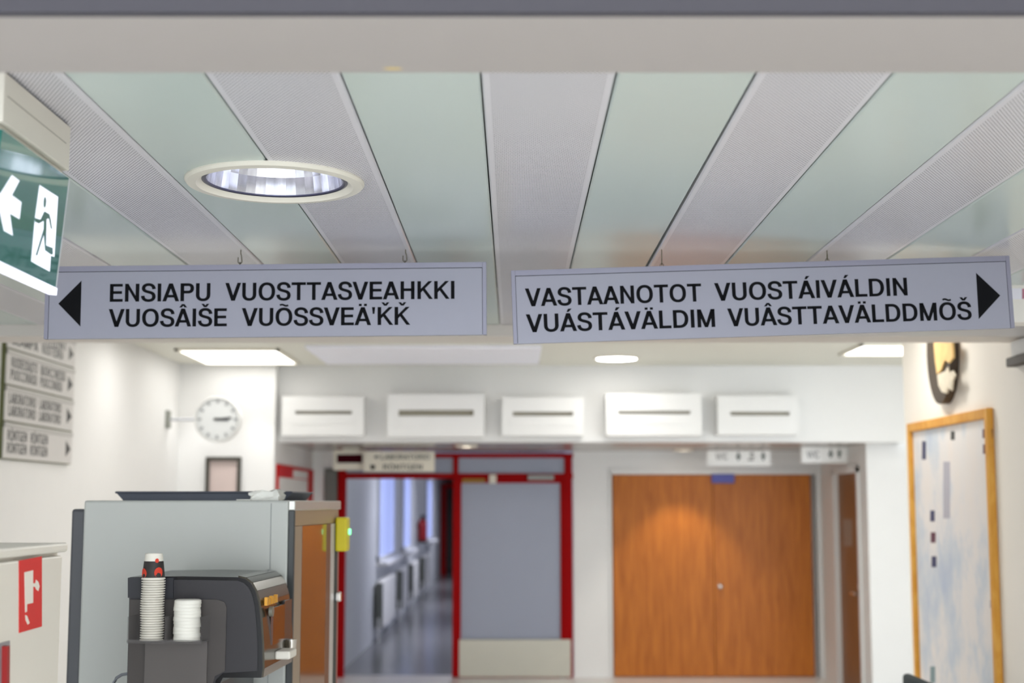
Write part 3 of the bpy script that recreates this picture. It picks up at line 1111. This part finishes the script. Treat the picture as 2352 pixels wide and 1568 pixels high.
# ================================================================== clock
cy_ = 12.25
c = atY(501, 963, cy_)
R = 52.5 / F * cy_
t = Thing('wall_clock', 'round white clock on a bracket arm from the left wall', 'clock', (c.x, c.y, c.z - R))
bm = bmesh.new()
lathe(bm, [(R * .90, -.045), (R * .93, -.052), (R, -.045), (R, .045), (R * .93, .052), (.001, .052)], c, 48, 'Y')
t.part('case', bm, mat('white_clock_case', (222, 222, 220), .4), True)
t.part('face', solid_lathe(bmesh.new(), [(R * .92, -.03), (R * .92, -.02)], c, 48, 'Y'), CLOCKF)
for i in range(12):
    an = math.radians(30 * i)
    bm = nb((-.009, -.034, R * .70), (.009, -.0305, R * .86))
    bm.transform(Matrix.Translation(c) @ Matrix.Rotation(an, 4, 'Y'))
    t.part('hour_mark', bm, CLOCKM)
for an, L, w in ((92, .50, .011), (84, .62, .008)):
    bm = nb((-w, -.038, -.03), (w, -.035, R * L))
    bm.transform(Matrix.Translation(c) @ Matrix.Rotation(math.radians(an), 4, 'Y'))
    t.part('hand', bm, mat('dark_clock_hand', (84, 86, 90), .5))
t.part('bracket_arm', tube(bmesh.new(), [(XL, c.y, c.z), (c.x - R * .98, c.y, c.z)], .012), mat('pale_bracket', (196, 198, 204), .4), True)
t.part('wall_plate', bevel(nb((XL, c.y - .05, c.z - .075), (XL + .03, c.y + .05, c.z + .075)), .004, 1), mat('grey_bracket_plate', (140, 142, 134), .5))

# picture frame on the pier
YP = 12.7
a, b = atY(474, 1049, YP), atY(553, 1160, YP)
t = Thing('picture_frame', 'dark framed picture on the white pier below the clock', 'picture', ((a.x + b.x) / 2, YP, b.z))
w = .035
for i, (p, q) in enumerate((((a.x, b.z), (a.x + w, a.z)), ((b.x - w, b.z), (b.x, a.z)), ((a.x + w, a.z - w), (b.x - w, a.z)), ((a.x + w, b.z), (b.x - w, b.z + w)))):
    t.part('frame_bar', bevel(nb((p[0], YP - .035, p[1]), (q[0], YP - .001, q[1])), .004, 1), mat('dark_frame', (66, 62, 54), .4))
t.part('print', nb((a.x + w, YP - .012, b.z + w), (b.x - w, YP - .006, a.z - w)), PICT)

# noticeboard on the side of the pier
XN = pier_x + .002
y0, y1 = 12.8, atX(716, 1100, XN).y
zt = atX(716, 1079, XN).z
t = Thing('notice_board', 'red notice board with white sheets beside the corridor doors', 'notice board', (XN, (y0 + y1) / 2, zt - .9))
t.part('board', nb((XN, y0, zt - .9), (XN + .02, y1, zt)), mat('red_notice_board', (196, 4, 6), .5, spec=.2))
for yy0, yy1, za, zb_ in ((.02, .80, .115, .26), (.02, .80, .27, .62), (.38, .80, .03, .105)):
    L = y1 - y0
    t.part('sheet', nb((XN + .02, y0 + L * yy0, zt - zb_), (XN + .023, y0 + L * yy1, zt - za)), mat('white_sheet', (222, 220, 216), .6))

# dark panel beside the red frame
a, b = atY(746, 1078, D2), atY(773, 1500, D2)
t = Thing('wall_panel', 'dark grey green wall panel between the notice board and the red door frame', 'panel', ((a.x + b.x) / 2, D2, b.z))
t.part('panel_sheet', bevel(nb((a.x, D2 - .03, b.z), (b.x, D2 - .001, a.z)), .004, 1), DARKGREY)
t.part('panel_cap', nb((a.x, D2 - .034, a.z), (b.x, D2 - .001, a.z + .012)), mat('dark_cap', (78, 80, 78), .5))

# red number display hanging from the soffit
YD = 14.3
a, b = atY(765, 1033, YD), atY(838, 1079, YD)
t = Thing('number_display', 'cream queue number display with dark red screen under the lowered ceiling', 'display', ((a.x + b.x) / 2, YD, b.z))
t.part('case', bevel(nb((a.x, YD, b.z), (b.x, YD + .12, a.z)), .01, 2), PLASTICW)
p, q = atY(774, 1043, YD), atY(832, 1063, YD)
t.part('screen', nb((p.x, YD - .004, q.z), (q.x, YD + .004, p.z)), LEDRED)
p, q = atY(786, 1020, YD), atY(824, 1034, YD)
t.part('bracket', nb((p.x, YD + .03, a.z - .002), (q.x, YD + .09, ZS)), PLASTICW)

# laboratory sign
YL = 14.2
a, b = atY(836, 1036, YL), atY(998, 1083, YL)
t = Thing('laboratory_sign', 'white hanging sign with two lines LABORATORIO and RÖNTGEN before the red doors', 'sign', ((a.x + b.x) / 2, YL, b.z))
t.part('plate', bevel(nb((a.x, YL, b.z), (b.x, YL + .03, a.z)), .003, 1), PLASTICW)
for x in (a.x + .1, b.x - .1):
    t.part('suspension_rod', tube(bmesh.new(), [(x, YL + .015, a.z), (x, YL + .015, ZS)], .004), STEEL)
n_, v_ = Vector((0, -1, 0)), Vector((0, 0, 1))
for text, l, r, base, cap in (('LABORATORIO', 875, 987, 1055, 12), ('RÖNTGEN', 880, 970, 1078, 12)):
    bm = bmesh.new()
    word_px(bm, text, (l, base), (r, base), cap / F * YL, Vector((0, YL, 0)), n_, v_)
    t.part('lettering', bm, GREYTEXT)
bm = bmesh.new()
prism(bm, [atY(*p, YL) + n_ * .0002 for p in ((858, 1049), (866, 1044), (866, 1047.5), (872, 1047.5), (872, 1050.5), (866, 1050.5), (866, 1054))], n_ * .0006)
t.part('arrow', bm, GREYTEXT)
bm = bmesh.new()
prism(bm, [atY(*p, YL) + n_ * .0002 for p in ((850, 1067), (862, 1068), (861, 1077), (852, 1078))], n_ * .0006)
t.part('symbol', bm, BLACKP)


# WC signs
def person(bm, cx, top, bot, Y, skirt=False):
    h = bot - top
    P = lambda x, y: atY(cx + x * h, top + y * h, Y) + n_ * .0002
    prism(bm, [P(.12 * math.cos(a), .13 + .12 * math.sin(a)) for a in [i * math.pi / 5 for i in range(10)]], n_ * .0006)
    if skirt:
        prism(bm, [P(-.12, .28), P(.12, .28), P(.3, .72), P(.1, .72), P(.1, 1), P(-.1, 1), P(-.1, .72), P(-.3, .72)], n_ * .0006)
    else:
        prism(bm, [P(-.2, .28), P(.2, .28), P(.22, .62), P(.13, .62), P(.11, 1), P(-.11, 1), P(-.13, .62), P(-.22, .62)], n_ * .0006)


SIGNW = mat('white_sign_plate', (250, 248, 244), .4)
DGREEN = mat('dark_green_print', (40, 58, 40), .5)
YW = 14.3
a, b = atY(1624, 1034, YW), atY(1771, 1070, YW)
t = Thing('toilet_sign', 'white WC sign with three symbols hanging before the wooden doors', 'sign', ((a.x + b.x) / 2, YW, b.z))
t.part('plate', bevel(nb((a.x, YW, b.z), (b.x, YW + .03, a.z)), .004, 1), SIGNW)
for x in (a.x + .1, b.x - .1):
    t.part('suspension_rod', tube(bmesh.new(), [(x, YW + .015, a.z), (x, YW + .015, ZS)], .004), STEEL)
bm = bmesh.new()
word_px(bm, 'WC', (1644, 1055), (1672, 1055), 14 / F * YW, Vector((0, YW, 0)), n_, v_)
t.part('lettering', bm, mat('mid_grey_print', (120, 116, 108), .5))
for cx, sk in ((1696, True), (1753, False)):
    bm = bmesh.new()
    person(bm, cx, 1037, 1057, YW, sk)
    t.part('person_symbol', bm, DGREEN)
bm = bmesh.new()
for q in (((1722, 1040), (1731, 1038), (1731, 1044), (1722, 1045)), ((1724, 1047), (1732, 1047), (1732, 1051), (1724, 1051)), ((1718, 1053), (1731, 1053), (1731, 1057), (1718, 1057))):
    prism(bm, [atY(*p, YW) + n_ * .0002 for p in q], n_ * .0006)
t.part('symbol', bm, mat('mid_grey_print', (120, 116, 108), .5))

YW = atX(1947, 1045, XWC).y
a, b = atY(1840, 1026, YW), atY(1947, 1063, YW)
t = Thing('toilet_sign', 'white WC sign with two person symbols sticking out above the side toilet door', 'sign', ((a.x + b.x) / 2, YW, b.z))
t.part('plate', bevel(nb((a.x, YW, b.z), (XWC - .001, YW + .03, a.z)), .004, 1), SIGNW)
bm = bmesh.new()
word_px(bm, 'WC', (1854, 1051), (1882, 1051), 15 / F * YW, Vector((0, YW, 0)), n_, v_)
t.part('lettering', bm, GREYTEXT)
for cx, sk in ((1908, True), (1928, False)):
    bm = bmesh.new()
    person(bm, cx, 1031, 1051, YW, sk)
    t.part('person_symbol', bm, DGREEN)

# ================================================================== map board on the right wall
XM = XR
y0, y1 = atX(2292, 1200, XM).y, atX(2102, 1200, XM).y
ztop = atX(2292, 934, XM).z
zb_ = .5
t = Thing('map_board', 'large wall map in a honey coloured wooden frame on the right wall', 'map', (XM, (y0 + y1) / 2, zb_))
fw_, fd = .052, .035
for p, q in (((y0, zb_), (y0 + fw_, ztop)), ((y1 - fw_, zb_), (y1, ztop)), ((y0 + fw_, ztop - fw_), (y1 - fw_, ztop)), ((y0 + fw_, zb_), (y1 - fw_, zb_ + fw_))):
    t.part('frame_bar', bevel(nb((XM - fd, p[0], p[1]), (XM - .001, q[0], q[1])), .004, 1), PINE)
XS = XM - .012
sheet = t.part('map_sheet', nb((XS, y0 + fw_, zb_ + fw_), (XM - .002, y1 - fw_, ztop - fw_)), MAPM)
marks = [((2118, 1013), (2127, 1055), BLUEP), ((2184, 990), (2193, 1010), GREYTEXT), ((2257, 985), (2280, 1006), MAROONP), ((2258, 1020), (2280, 1042), MAROONP), ((2167, 1060), (2182, 1190), GREYP),
         ((2137, 1172), (2147, 1197), BLUEP), ((2138, 1222), (2149, 1246), MAROONP), ((2140, 1277), (2151, 1302), BLUEP), ((2274, 1378), (2285, 1396), GREYP), ((2137, 1530), (2148, 1568), mat('teal_grey_print', (120, 142, 146), .5))]
for p, q, m in marks:
    bm = bmesh.new()
    prism(bm, [atX(*s, XS) for s in (p, (q[0], p[1]), q, (p[0], q[1]))], (-.001, 0, 0))
    t.part('printed_picture', bm, m, sub=sheet)

# carved plaque
c = atX(2178, 800, XM)
ya, yb = atX(2206, 860, XM).y, atX(2150, 860, XM).y
zlow = atX(2190, 925, XM).z
t = Thing('carved_plaque', 'long dark wooden plaque with pale carved relief above the map', 'ornament', (XM, (ya + yb) / 2, zlow))
ym, hw = (ya + yb) / 2, (yb - ya) / 2


def plaque_loop(k, x, zs):
    pts = []
    for i in range(21):
        an = math.pi + math.pi * i / 20
        pts.append(Vector((x, ym + hw * k * math.cos(an), zlow + zs + .30 + .30 * math.sin(an) * (1 - zs * 2))))
    ztp = zlow + .75 - zs
    pts += [Vector((x, ym + hw * k * .8, ztp)), Vector((x, ym - hw * k * .8, ztp))]
    return pts


bm = bmesh.new()
prism(bm, plaque_loop(1, XM - .001, 0), (-.05, 0, 0))
t.part('board', bm, DARKWOOD)
bm = bmesh.new()
prism(bm, [atX(*p, XM - .052) for p in ((2157, 860), (2176, 852), (2180, 842), (2184, 856), (2192, 850), (2198, 862), (2192, 875), (2190, 898), (2182, 890), (2178, 904), (2167, 900), (2160, 886), (2157, 862))], (-.012, 0, 0))
t.part('relief', bevel(bm, .003, 1), CARVE)
bm = bmesh.new()
prism(bm, [atX(*p, XM - .052) for p in ((2149, 785), (2192, 785), (2194, 822), (2184, 834), (2174, 828), (2166, 850), (2156, 860), (2151, 820))], (-.012, 0, 0))
t.part('relief', bevel(bm, .003, 1), CARVE2)

# dark wall fixture at the right edge
a = atX(2334, 833, XM)
t = Thing('wall_fixture', 'small dark bracket with white cover on the right wall by the beam', 'fixture', (XM, a.y - .1, a.z - .03))
t.part('bracket', bevel(nb((XM - .05, a.y - .35, a.z - .022), (XM, a.y, a.z + .022)), .004, 1), mat('dark_brown_bracket', (48, 38, 30), .5))
t.part('cover', bevel(nb((XM - .035, a.y - .34, a.z + .022), (XM, a.y - .03, a.z + .10)), .008, 2), WHITE)

# ================================================================== fire hose cabinet (left foreground)
XF = atX(95, 1300, -1.08).x
yf1 = atX(150, 1350, XF).y
zf = atX(150, 1246, XF).z
t = Thing('fire_hose_cabinet', 'white steel fire hose cabinet with red symbol plate in the left foreground', 'cabinet', (XF - .25, yf1 - .45, 0))
t.part('body', bevel(nb((XF - .45, yf1 - .9, 0), (XF - .02, yf1, zf - .005)), .006, 2), LIGHTENAMEL)
t.part('top_lid', bevel(nb((XF - .46, yf1 - .91, zf - .022), (XF + .002, yf1 + .006, zf)), .006, 2), LIGHTENAMEL)
door = t.part('door', bevel(nb((XF - .02, yf1 - .87, .08), (XF, yf1 - .03, zf - .03)), .004, 2), LIGHTENAMEL)


def cab_px(name, pts, m, th, off=0.0):
    bm = bmesh.new()
    prism(bm, [atX(*p, XF) + Vector((off, 0, 0)) for p in pts], (th, 0, 0))
    t.part(name, bm, m, sub=door)


cab_px('red_symbol_plate', ((43, 1287), (95, 1277), (95, 1438), (43, 1453)), REDSIGN, .0015)
for q in (((54, 1314), (74, 1309), (74, 1330), (74, 1384), (60, 1387), (60, 1404), (56, 1406)), ((74, 1339), (79, 1339), (81, 1331), (86, 1336), (89, 1346), (86, 1357), (81, 1353), (79, 1347), (74, 1347)), ((56, 1412), (60, 1414), (66, 1430), (62, 1434), (57, 1424))):
    cab_px('white_symbol', q, mat('white_symbol_print', (236, 226, 214), .5), .0006, .0016)
cab_px('latch_recess', ((-40, 1486), (21, 1471), (20, 1590), (-40, 1620)), mat('grey_latch', (152, 150, 154), .4, .3), .002)
cab_px('latch_lever', ((2, 1484), (8, 1482), (7, 1600), (1, 1602)), mat('dark_red_lever', (150, 18, 14), .4), .012, .002)

# ================================================================== snack vending machine
PHI = math.radians(-2.6)
nearc = atY(668, 1300, 5.05)
VX, VY = nearc.x, nearc.y
VD, VW, VH = .745, .97, 1.812
t = Thing('vending_machine', 'tall pale grey snack vending machine seen from its side behind the coffee machine', 'vending machine', (VX, VY, 0), PHI, local=True)
# local: +x = machine front, y = along its width
t.part('body', bevel(nb((-VD, 0, 0.02), (-.012, VW, VH)), .008, 2), VENDGREY)
t.part('plinth', nb((-VD + .03, .02, 0), (-.04, VW - .02, .021)), VENDDARK)
t.part('side_panel_seam', nb((-.075, -.0012, .03), (-.072, .002, VH - .01)), mat('panel_seam', (150, 152, 150), .5))
t.part('back_cover', bevel(nb((-VD - .055, .03, .02), (-VD, VW - .03, VH - .03)), .01, 2), VENDDARK)
t.part('front_frame', bevel(nb((-.012, 0, VH - .035), (.012, VW, VH)), .003, 1), ALUFR)
t.part('front_frame', bevel(nb((-.012, 0, .02), (.010, .02, VH - .035)), .003, 1), mat('dark_front_edge', (60, 62, 62), .4))
t.part('header_panel', nb((-.012, .02, 1.722), (.002, VW, VH - .036)), mat('tan_header_panel', (168, 142, 106), .4))
t.part('beige_stile', nb((-.012, .02, .02), (.003, .18, 1.72)), mat('beige_stile_paint', (160, 142, 118), .4))
dv = t.part('display_window', nb((-.012, .18, .45), (.004, .68, 1.72)), GLASSB)
t.part('brown_filler', nb((-.012, .68, .02), (.004, .78, 1.72)), mat('matte_reflection_brown', (128, 78, 42), .6))  # matte filler; its brown stands in for the wooden door's reflection in the glass
t.part('lower_front', nb((-.012, .18, .02), (.004, .68, .45)), mat('dark_lower_front', (60, 50, 40), .4))
t.part('pale_strip', nb((-.012, .78, .02), (.006, .86, 1.72)), mat('pale_strip_paint', (206, 200, 194), .45))
t.part('dark_strip', nb((-.012, .86, .02), (.008, .93, 1.72)), mat('dark_strip_paint', (36, 44, 42), .6))
t.part('control_strip', nb((-.012, .93, .02), (.006, VW, 1.72)), mat('rosy_control_strip', (176, 110, 96), .6))
t.part('coin_unit', bevel(nb((.006, VW - .10, 1.605), (.055, VW - .02, 1.745)), .008, 2), YELLOW)
t.part('status_light', solid_lathe(bmesh.new(), [(.012, 0), (.012, .008)], (.055, VW - .05, 1.685), 16, 'X'), GREENLED)
t.part('coin_slot', bevel(nb((.006, VW - .09, 1.40), (.03, VW - .05, 1.44)), .006, 2), CHROME)
vm = t

# things on top of it
p = atZ(525, 1140, VH)
zt_ = VH
t = Thing('tray', 'flat slate grey tray lying on top of the vending machine', 'tray', (VX - .35, VY + .42, zt_), PHI, local=True)
bm = bmesh.new()
prof = [(-.30, .0), (-.325, .026), (-.31, .03), (.31, .03), (.325, .026), (.30, 0)]
prism(bm, [(x, -.2, z) for x, z in prof], (0, .4, 0))
t.part('shell', bm, TRAYM)
t.part('rim', bevel(nb((-.33, -.21, .026), (.33, .21, .034)), .003, 1), TRAYM)
t = Thing('paper_bundle', 'small white crumpled paper bundle at the front edge of the machine top', 'paper', (VX - .10, VY + .10, zt_), PHI, local=True)
bm = nb((-.055, -.05, 0), (.045, .05, .03))
bmesh.ops.subdivide_edges(bm, edges=bm.edges, cuts=3, use_grid_fill=True)
for v in bm.verts:
    v.co += Vector((random.uniform(-.008, .008), random.uniform(-.008, .008), random.uniform(-.004, .012) if v.co.z > .005 else 0))
t.part('folded_sheet', bm, mat('white_paper', (236, 234, 226), .7))
t.part('loose_sheet', nb((-.10, -.07, 0), (-.05, .03, .004)), mat('white_paper', (236, 234, 226), .7))

# ================================================================== coffee machine
CY0 = 4.5                       # near side
OX, OY = atY(600, 1400, CY0).x, CY0


def cm(px, py):
    p = on_plane(px, py, Vector((OX, OY, 0)), Vector((math.sin(PHI), -math.cos(PHI), 0)))
    return (p.x - OX) / math.cos(PHI), p.z


t = Thing('coffee_machine', 'charcoal coffee machine with rounded front and clear cup holder on its side', 'coffee machine', (OX, OY, .86), PHI, local=True)
ZB = .86
WC_ = .46
sil = [cm(298, 1325), cm(420, 1323), cm(545, 1325), cm(563, 1329), cm(577, 1340), cm(587, 1358), cm(594, 1385), cm(599, 1430), cm(602, 1480), cm(603, 1535), cm(600, 1556)]
low = [cm(512, 1556), cm(506, 1568)]
lowz = [(low[1][0], 1.02), (sil[-1][0] + .01, 1.0), (sil[-1][0] + .01, ZB), (cm(298, 1400)[0], ZB)]
outline = sil + low + lowz


def L3(pts, y):
    return [Vector((x, y, z - ZB)) for x, z in pts]


bm = bmesh.new()
prism(bm, L3(outline, 0), (0, WC_, 0))
body = t.part('body', bm, COFBLACK)
# side panel slightly proud
inner = [cm(302, 1369), cm(302, 1333), cm(420, 1331), cm(545, 1333), cm(560, 1338), cm(571, 1348), cm(580, 1366), cm(586, 1395), cm(590, 1440), cm(592, 1480), cm(592, 1540), cm(512, 1545), cm(497, 1560), cm(490, 1580), (cm(490, 1580)[0], ZB + .03), (cm(302, 1400)[0], ZB + .03)]
bm = bmesh.new()
prism(bm, L3(inner, -.004), (0, .006, 0))
t.part('side_panel', bm, COFGREY)
bm = bmesh.new()
prism(bm, L3([cm(300, 1376), cm(500, 1376), cm(517, 1382), cm(522, 1396), cm(518, 1540), cm(495, 1552), cm(488, 1580), (cm(488, 1580)[0], ZB + .03), (cm(300, 1400)[0], ZB + .03)], -.009), (0, .006, 0))
t.part('lower_side_panel', bm, COFBROWN)
bm = bmesh.new()
prism(bm, L3([cm(296, 1326), cm(400, 1326), cm(400, 1372), cm(296, 1372)], -.011), (0, .013, 0))
t.part('rear_cover', bm, mat('dark_rear_cover', (44, 44, 50), .5))
# curved front sheet following the outline
bm = bmesh.new()
fr = [(x, z) for x, z in sil[2:]]
for (x0, z0), (x1, z1) in zip(fr, fr[1:]):
    dx, dz = x1 - x0, z1 - z0
    l = math.hypot(dx, dz)
    nx, nz = -dz / l, dx / l
    o = .004
    if nx < 0:
        nx, nz = -nx, -nz
    prism(bm, [Vector((x0, .012, z0 - ZB)), Vector((x1, .012, z1 - ZB)), Vector((x1 + nx * o, .012, z1 + nz * o - ZB)), Vector((x0 + nx * o, .012, z0 + nz * o - ZB))], (0, WC_ - .02, 0))
front = t.part('curved_front', bm, COFFRONT, True)
xf = cm(602, 1480)[0] + .004
zz = lambda py: cm(600, py)[1] - ZB
t.part('screen', nb((xf - .004, .12, zz(1490)), (xf + .004, .30, zz(1402))), SCREENB, sub=front)
t.part('screen_border', nb((xf - .004, .30, zz(1492)), (xf + .003, .42, zz(1395))), COFBLACK, sub=front)
for k in range(5):
    t.part('logo_letter', nb((xf - .006, .03 + k * .034, zz(1392)), (xf + .0035, .03 + k * .034 + .02, zz(1373 + (k % 2) * 4))), GOLD, sub=front)
t.part('cup_stage', bevel(nb((xf, .17, zz(1528)), (xf + .05, .28, zz(1508))), .006, 2), PAPERCUP, sub=front)
t.part('spout', solid_lathe(bmesh.new(), [(.018, 0), (.022, .05)], (xf + .012, .36, zz(1530)), 16), CHROME, True, front)
t.part('dispense_button', solid_lathe(bmesh.new(), [(.016, 0), (.016, .012)], (xf, .08, zz(1408)), 16, 'X'), mat('grey_button', (120, 116, 104), .3), True, front)
# clear cup holder on the near side
hl, hr = cm(316, 1466)[0], cm(484, 1466)[0]
hz = cm(400, 1466)[1] - ZB
ht = cm(400, 1410)[1] - ZB
holder = t.part('cup_holder', nb((hl, -.105, hz - .006), (hr, -.01, hz)), CLEAR)
for x in (hl, hr - .004, cm(400, 1466)[0]):
    t.part('holder_wall', nb((x, -.105, hz), (x + .004, -.01, ht)), CLEAR, sub=holder)
t.part('holder_front_lip', nb((hl, -.108, hz - .002), (hr, -.104, hz + .006)), CLEAR, sub=holder)
t.part('holder_bracket', nb((cm(338, 1470)[0], -.02, ZB - ZB + .1), (cm(480, 1470)[0], -.008, hz - .006)), mat('smoky_panel', (94, 88, 86), .4), sub=holder)

MC = Matrix.Translation(Vector((OX, OY, .86))) @ Matrix.Rotation(PHI, 4, 'Z')
# paper cups, nested upside down
cx1 = (cm(333, 1466)[0] + cm(388, 1466)[0]) / 2
rim = (cm(388, 1466)[0] - cm(333, 1466)[0]) / 2 * .965
pitch = (cm(360, 1328)[1] - cm(360, 1466)[1]) / 25
bm = bmesh.new()
lathe(bm, [(rim * .90, .0), (rim * .99, .0003), (rim, .0018), (rim * .99, .0034), (rim * .87, .0040), (rim * .66, .079), (.001, .079)], (0, 0, 0), 20)
cup_me = bpy.data.meshes.new('paper_cup')
bmesh.ops.recalc_face_normals(bm, faces=bm.faces)
bm.to_mesh(cup_me)
bm.free()
for p in cup_me.polygons:
    p.use_smooth = True
cup_me.materials.append(PAPERCUP)
for i in range(25):
    o = bpy.data.objects.new('paper_cup', cup_me)
    COL.objects.link(o)
    o.location = MC @ Vector((cx1 + math.sin(i * .35) * .001, -.056, hz + i * pitch))
    tag(o, 'white rimmed paper cup nested in the tall stack in the clear holder', 'cup', 'stacked paper cups')
top = Thing('paper_cup', 'topmost paper cup of the stack with a black and red printed pattern', 'cup', MC @ Vector((cx1, -.056, hz + 25 * pitch)), group='stacked paper cups')
top.local = True
bm = bmesh.new()
lathe(bm, [(rim * .93, .0), (rim, .0005), (rim * 1.0, .0035), (rim * .955, .0045), (rim * .72, .079), (rim * .68, .079), (rim * .66, .074), (.001, .074)], (0, 0, 0), 28)
top.part('cup_wall', bm, PAPERCUP, True)
bm = bmesh.new()
lathe(bm, [(rim * .962, .006), (rim * .806, .056)], (0, 0, 0), 28)
band = top.part('printed_band', bm, mat('black_pattern_print', (46, 42, 40), .6, var=.5, scale=60), True)
for an, zc_, r_ in ((-2.35, .020, .013), (-.85, .022, .014), (-1.0, .058, .006)):
    bm = bmesh.new()
    rr = rim * (.965 - .158 * (zc_ - .006) / .05) + .0006
    d = Vector((math.cos(an), math.sin(an), .08))
    tq = Vector((-math.sin(an), math.cos(an), 0))
    cc = Vector((math.cos(an) * rr, math.sin(an) * rr, zc_))
    prism(bm, [cc + tq * (r_ * math.cos(k * math.pi / 6)) + Vector((0, 0, 1.15 * r_ * math.sin(k * math.pi / 6))) - d * (.5 * (r_ * math.cos(k * math.pi / 6)) ** 2 / rr) for k in range(12)], d * .0008)
    top.part('red_flower', bm, mat('orange_red_print', (214, 60, 36), .6), sub=band)
# white lids
cx2 = (cm(410, 1466)[0] + cm(470, 1466)[0]) / 2
lr = (cm(470, 1466)[0] - cm(410, 1466)[0]) / 2
nl = 12
lp = (cm(440, 1376)[1] - cm(440, 1466)[1]) / nl
bm = bmesh.new()
lathe(bm, [(lr * .985, 0), (lr, .001), (lr, .004), (lr * .99, .006), (lr * .985, lp + .001), (lr * .96, lp + .002), (lr * .88, lp + .004), (.001, lp + .004)], (0, 0, 0), 24)
lid_me = bpy.data.meshes.new('cup_lid')
bmesh.ops.recalc_face_normals(bm, faces=bm.faces)
bm.to_mesh(lid_me)
bm.free()
for p in lid_me.polygons:
    p.use_smooth = True
lid_me.materials.append(CUPLID)
for i in range(nl):
    o = bpy.data.objects.new('cup_lid', lid_me)
    COL.objects.link(o)
    o.location = MC @ Vector((cx2 + .0012 * math.sin(i * 1.9), -.056, hz + i * lp))
    tag(o, 'white plastic cup lid in the short stack in the clear holder', 'lid', 'stacked cup lids')

# base cabinet of the coffee machine
t = Thing('base_cabinet', 'grey base cabinet under the coffee machine', 'cabinet', (OX, OY, 0), PHI, local=True)
xl_ = cm(298, 1400)[0]
t.part('body', bevel(nb((xl_ - .01, -.12, .05), (xf + .06, WC_ + .02, .84)), .004, 1), COFBROWN)
t.part('worktop', bevel(nb((xl_ - .02, -.13, .84), (xf + .07, WC_ + .03, .86)), .004, 1), COFBLACK)
t.part('plinth', nb((xl_ + .02, -.09, 0), (xf, WC_ - .02, .05)), COFBLACK)
d_ = t.part('door', bevel(nb((xf + .06, -.10, .07), (xf + .075, WC_, .82)), .003, 1), COFBROWN)
t.part('handle', nb((xf + .075, .15, .70), (xf + .095, .25, .715)), CHROME, sub=d_)
# power cable loop behind
bm = bmesh.new()
pc = [(262, 1566, 0), (268, 1556, 0), (280, 1549, 0), (292, 1547, 0), (300, 1547, 0)]
tube(bm, [Vector(atY(x, y, 4.70)) for x, y, _ in [(248, 1640, 0), (254, 1590, 0)] + pc], .005)
tag(link('power_cable', bm, mat('grey_cable', (136, 138, 144), .5), smooth=True), 'grey power cable looping out behind the coffee machine', 'cable')

# ================================================================== chair at lower right
cz = atY(2100, 1557, 7.3).z
ccx = atY(2066, 1557, 7.3).x
t = Thing('waiting_chair', 'dark upholstered chair whose back just shows below the map', 'chair', (ccx + .1, 7.3, 0), 0, local=True)
bm = bevel(nb((-.03, -.22, .52 - 0), (.02, .22, cz)), .02, 3)
t.part('backrest', bm, FABRIC, True)
bm = bevel(nb((-.50, -.23, .42), (-.04, .23, .48)), .02, 3)
t.part('seat', bm, FABRIC, True)
for x, y in ((-.47, -.20), (-.47, .20)):
    t.part('leg', tube(bmesh.new(), [(x, y, 0), (x, y, .43)], .012), CHROME, True)
for y in (-.20, .20):
    t.part('leg', tube(bmesh.new(), [(.02, y, 0), (-.03, y, .45), (-.01, y, .56)], .012), CHROME, True)

# ================================================================== corridor things
c = atX(957, 1215, CXL)
yx = c.y
z0 = atX(957, 1246, CXL).z
t = Thing('fire_extinguisher', 'red fire extinguisher hung on the corridor wall beyond the open door', 'extinguisher', (CXL + .11, yx, z0))
cc = Vector((CXL + .11, yx, z0))
t.part('cylinder', solid_lathe(bmesh.new(), [(.085, .04), (.09, .06), (.09, .36), (.07, .42), (.03, .45)], cc, 24), EXTRED, True)
t.part('foot', solid_lathe(bmesh.new(), [(.088, 0), (.09, .05)], cc, 24), BLACKM, True)
t.part('valve', bevel(nb((cc.x - .03, cc.y - .02, cc.z + .45), (cc.x + .05, cc.y + .02, cc.z + .52)), .006, 1), BLACKM)
t.part('wall_bracket', nb((CXL, cc.y - .03, cc.z + .3), (cc.x - .08, cc.y + .03, cc.z + .34)), BLACKM)
for i, (y0, y1, lb) in enumerate(((19.0, 21.2, 'nearest white radiator under the corridor windows'), (22.4, 23.6, 'second white radiator along the corridor wall'), (24.8, 26.2, 'third white radiator along the corridor wall'), (28.0, 30.0, 'farthest white radiator along the corridor wall'))):
    t = Thing('radiator', lb, 'radiator', (CXL + .003, (y0 + y1) / 2, .12), group='white corridor radiators')
    t.part('panel', bevel(nb((CXL + .04, y0, .16), (CXL + .12, y1, .78)), .01, 1), WHITE)
    t.part('end_grille', nb((CXL + .03, y0 - .004, .18), (CXL + .13, y0 + .003, .76)), DARKGREY)
    t.part('pipe', tube(bmesh.new(), [(CXL + .08, y0 - .05, 0), (CXL + .08, y0 - .05, .3), (CXL + .08, y0, .3)], .014), WHITE, True)
    t.part('bracket', nb((CXL + .003, y0 + .2, .3), (CXL + .05, y0 + .26, .6)), DARKGREY)
a = atX(1012, 1200, CXL).y
t = Thing('corridor_door_frame', 'distant red door frame at the end of the corridor', 'door frame', ((CXL + CXR) / 2, a, 0))
t.part('post', nb((CXL + .01, a, 0), (CXL + .14, a + .1, 2.3)), REDFRAME)
t.part('post', nb((CXR - .14, a, 0), (CXR - .01, a + .1, 2.3)), REDFRAME)
t.part('head', nb((CXL + .01, a + .002, 2.2), (CXR - .01, a + .098, 2.32)), REDFRAME)
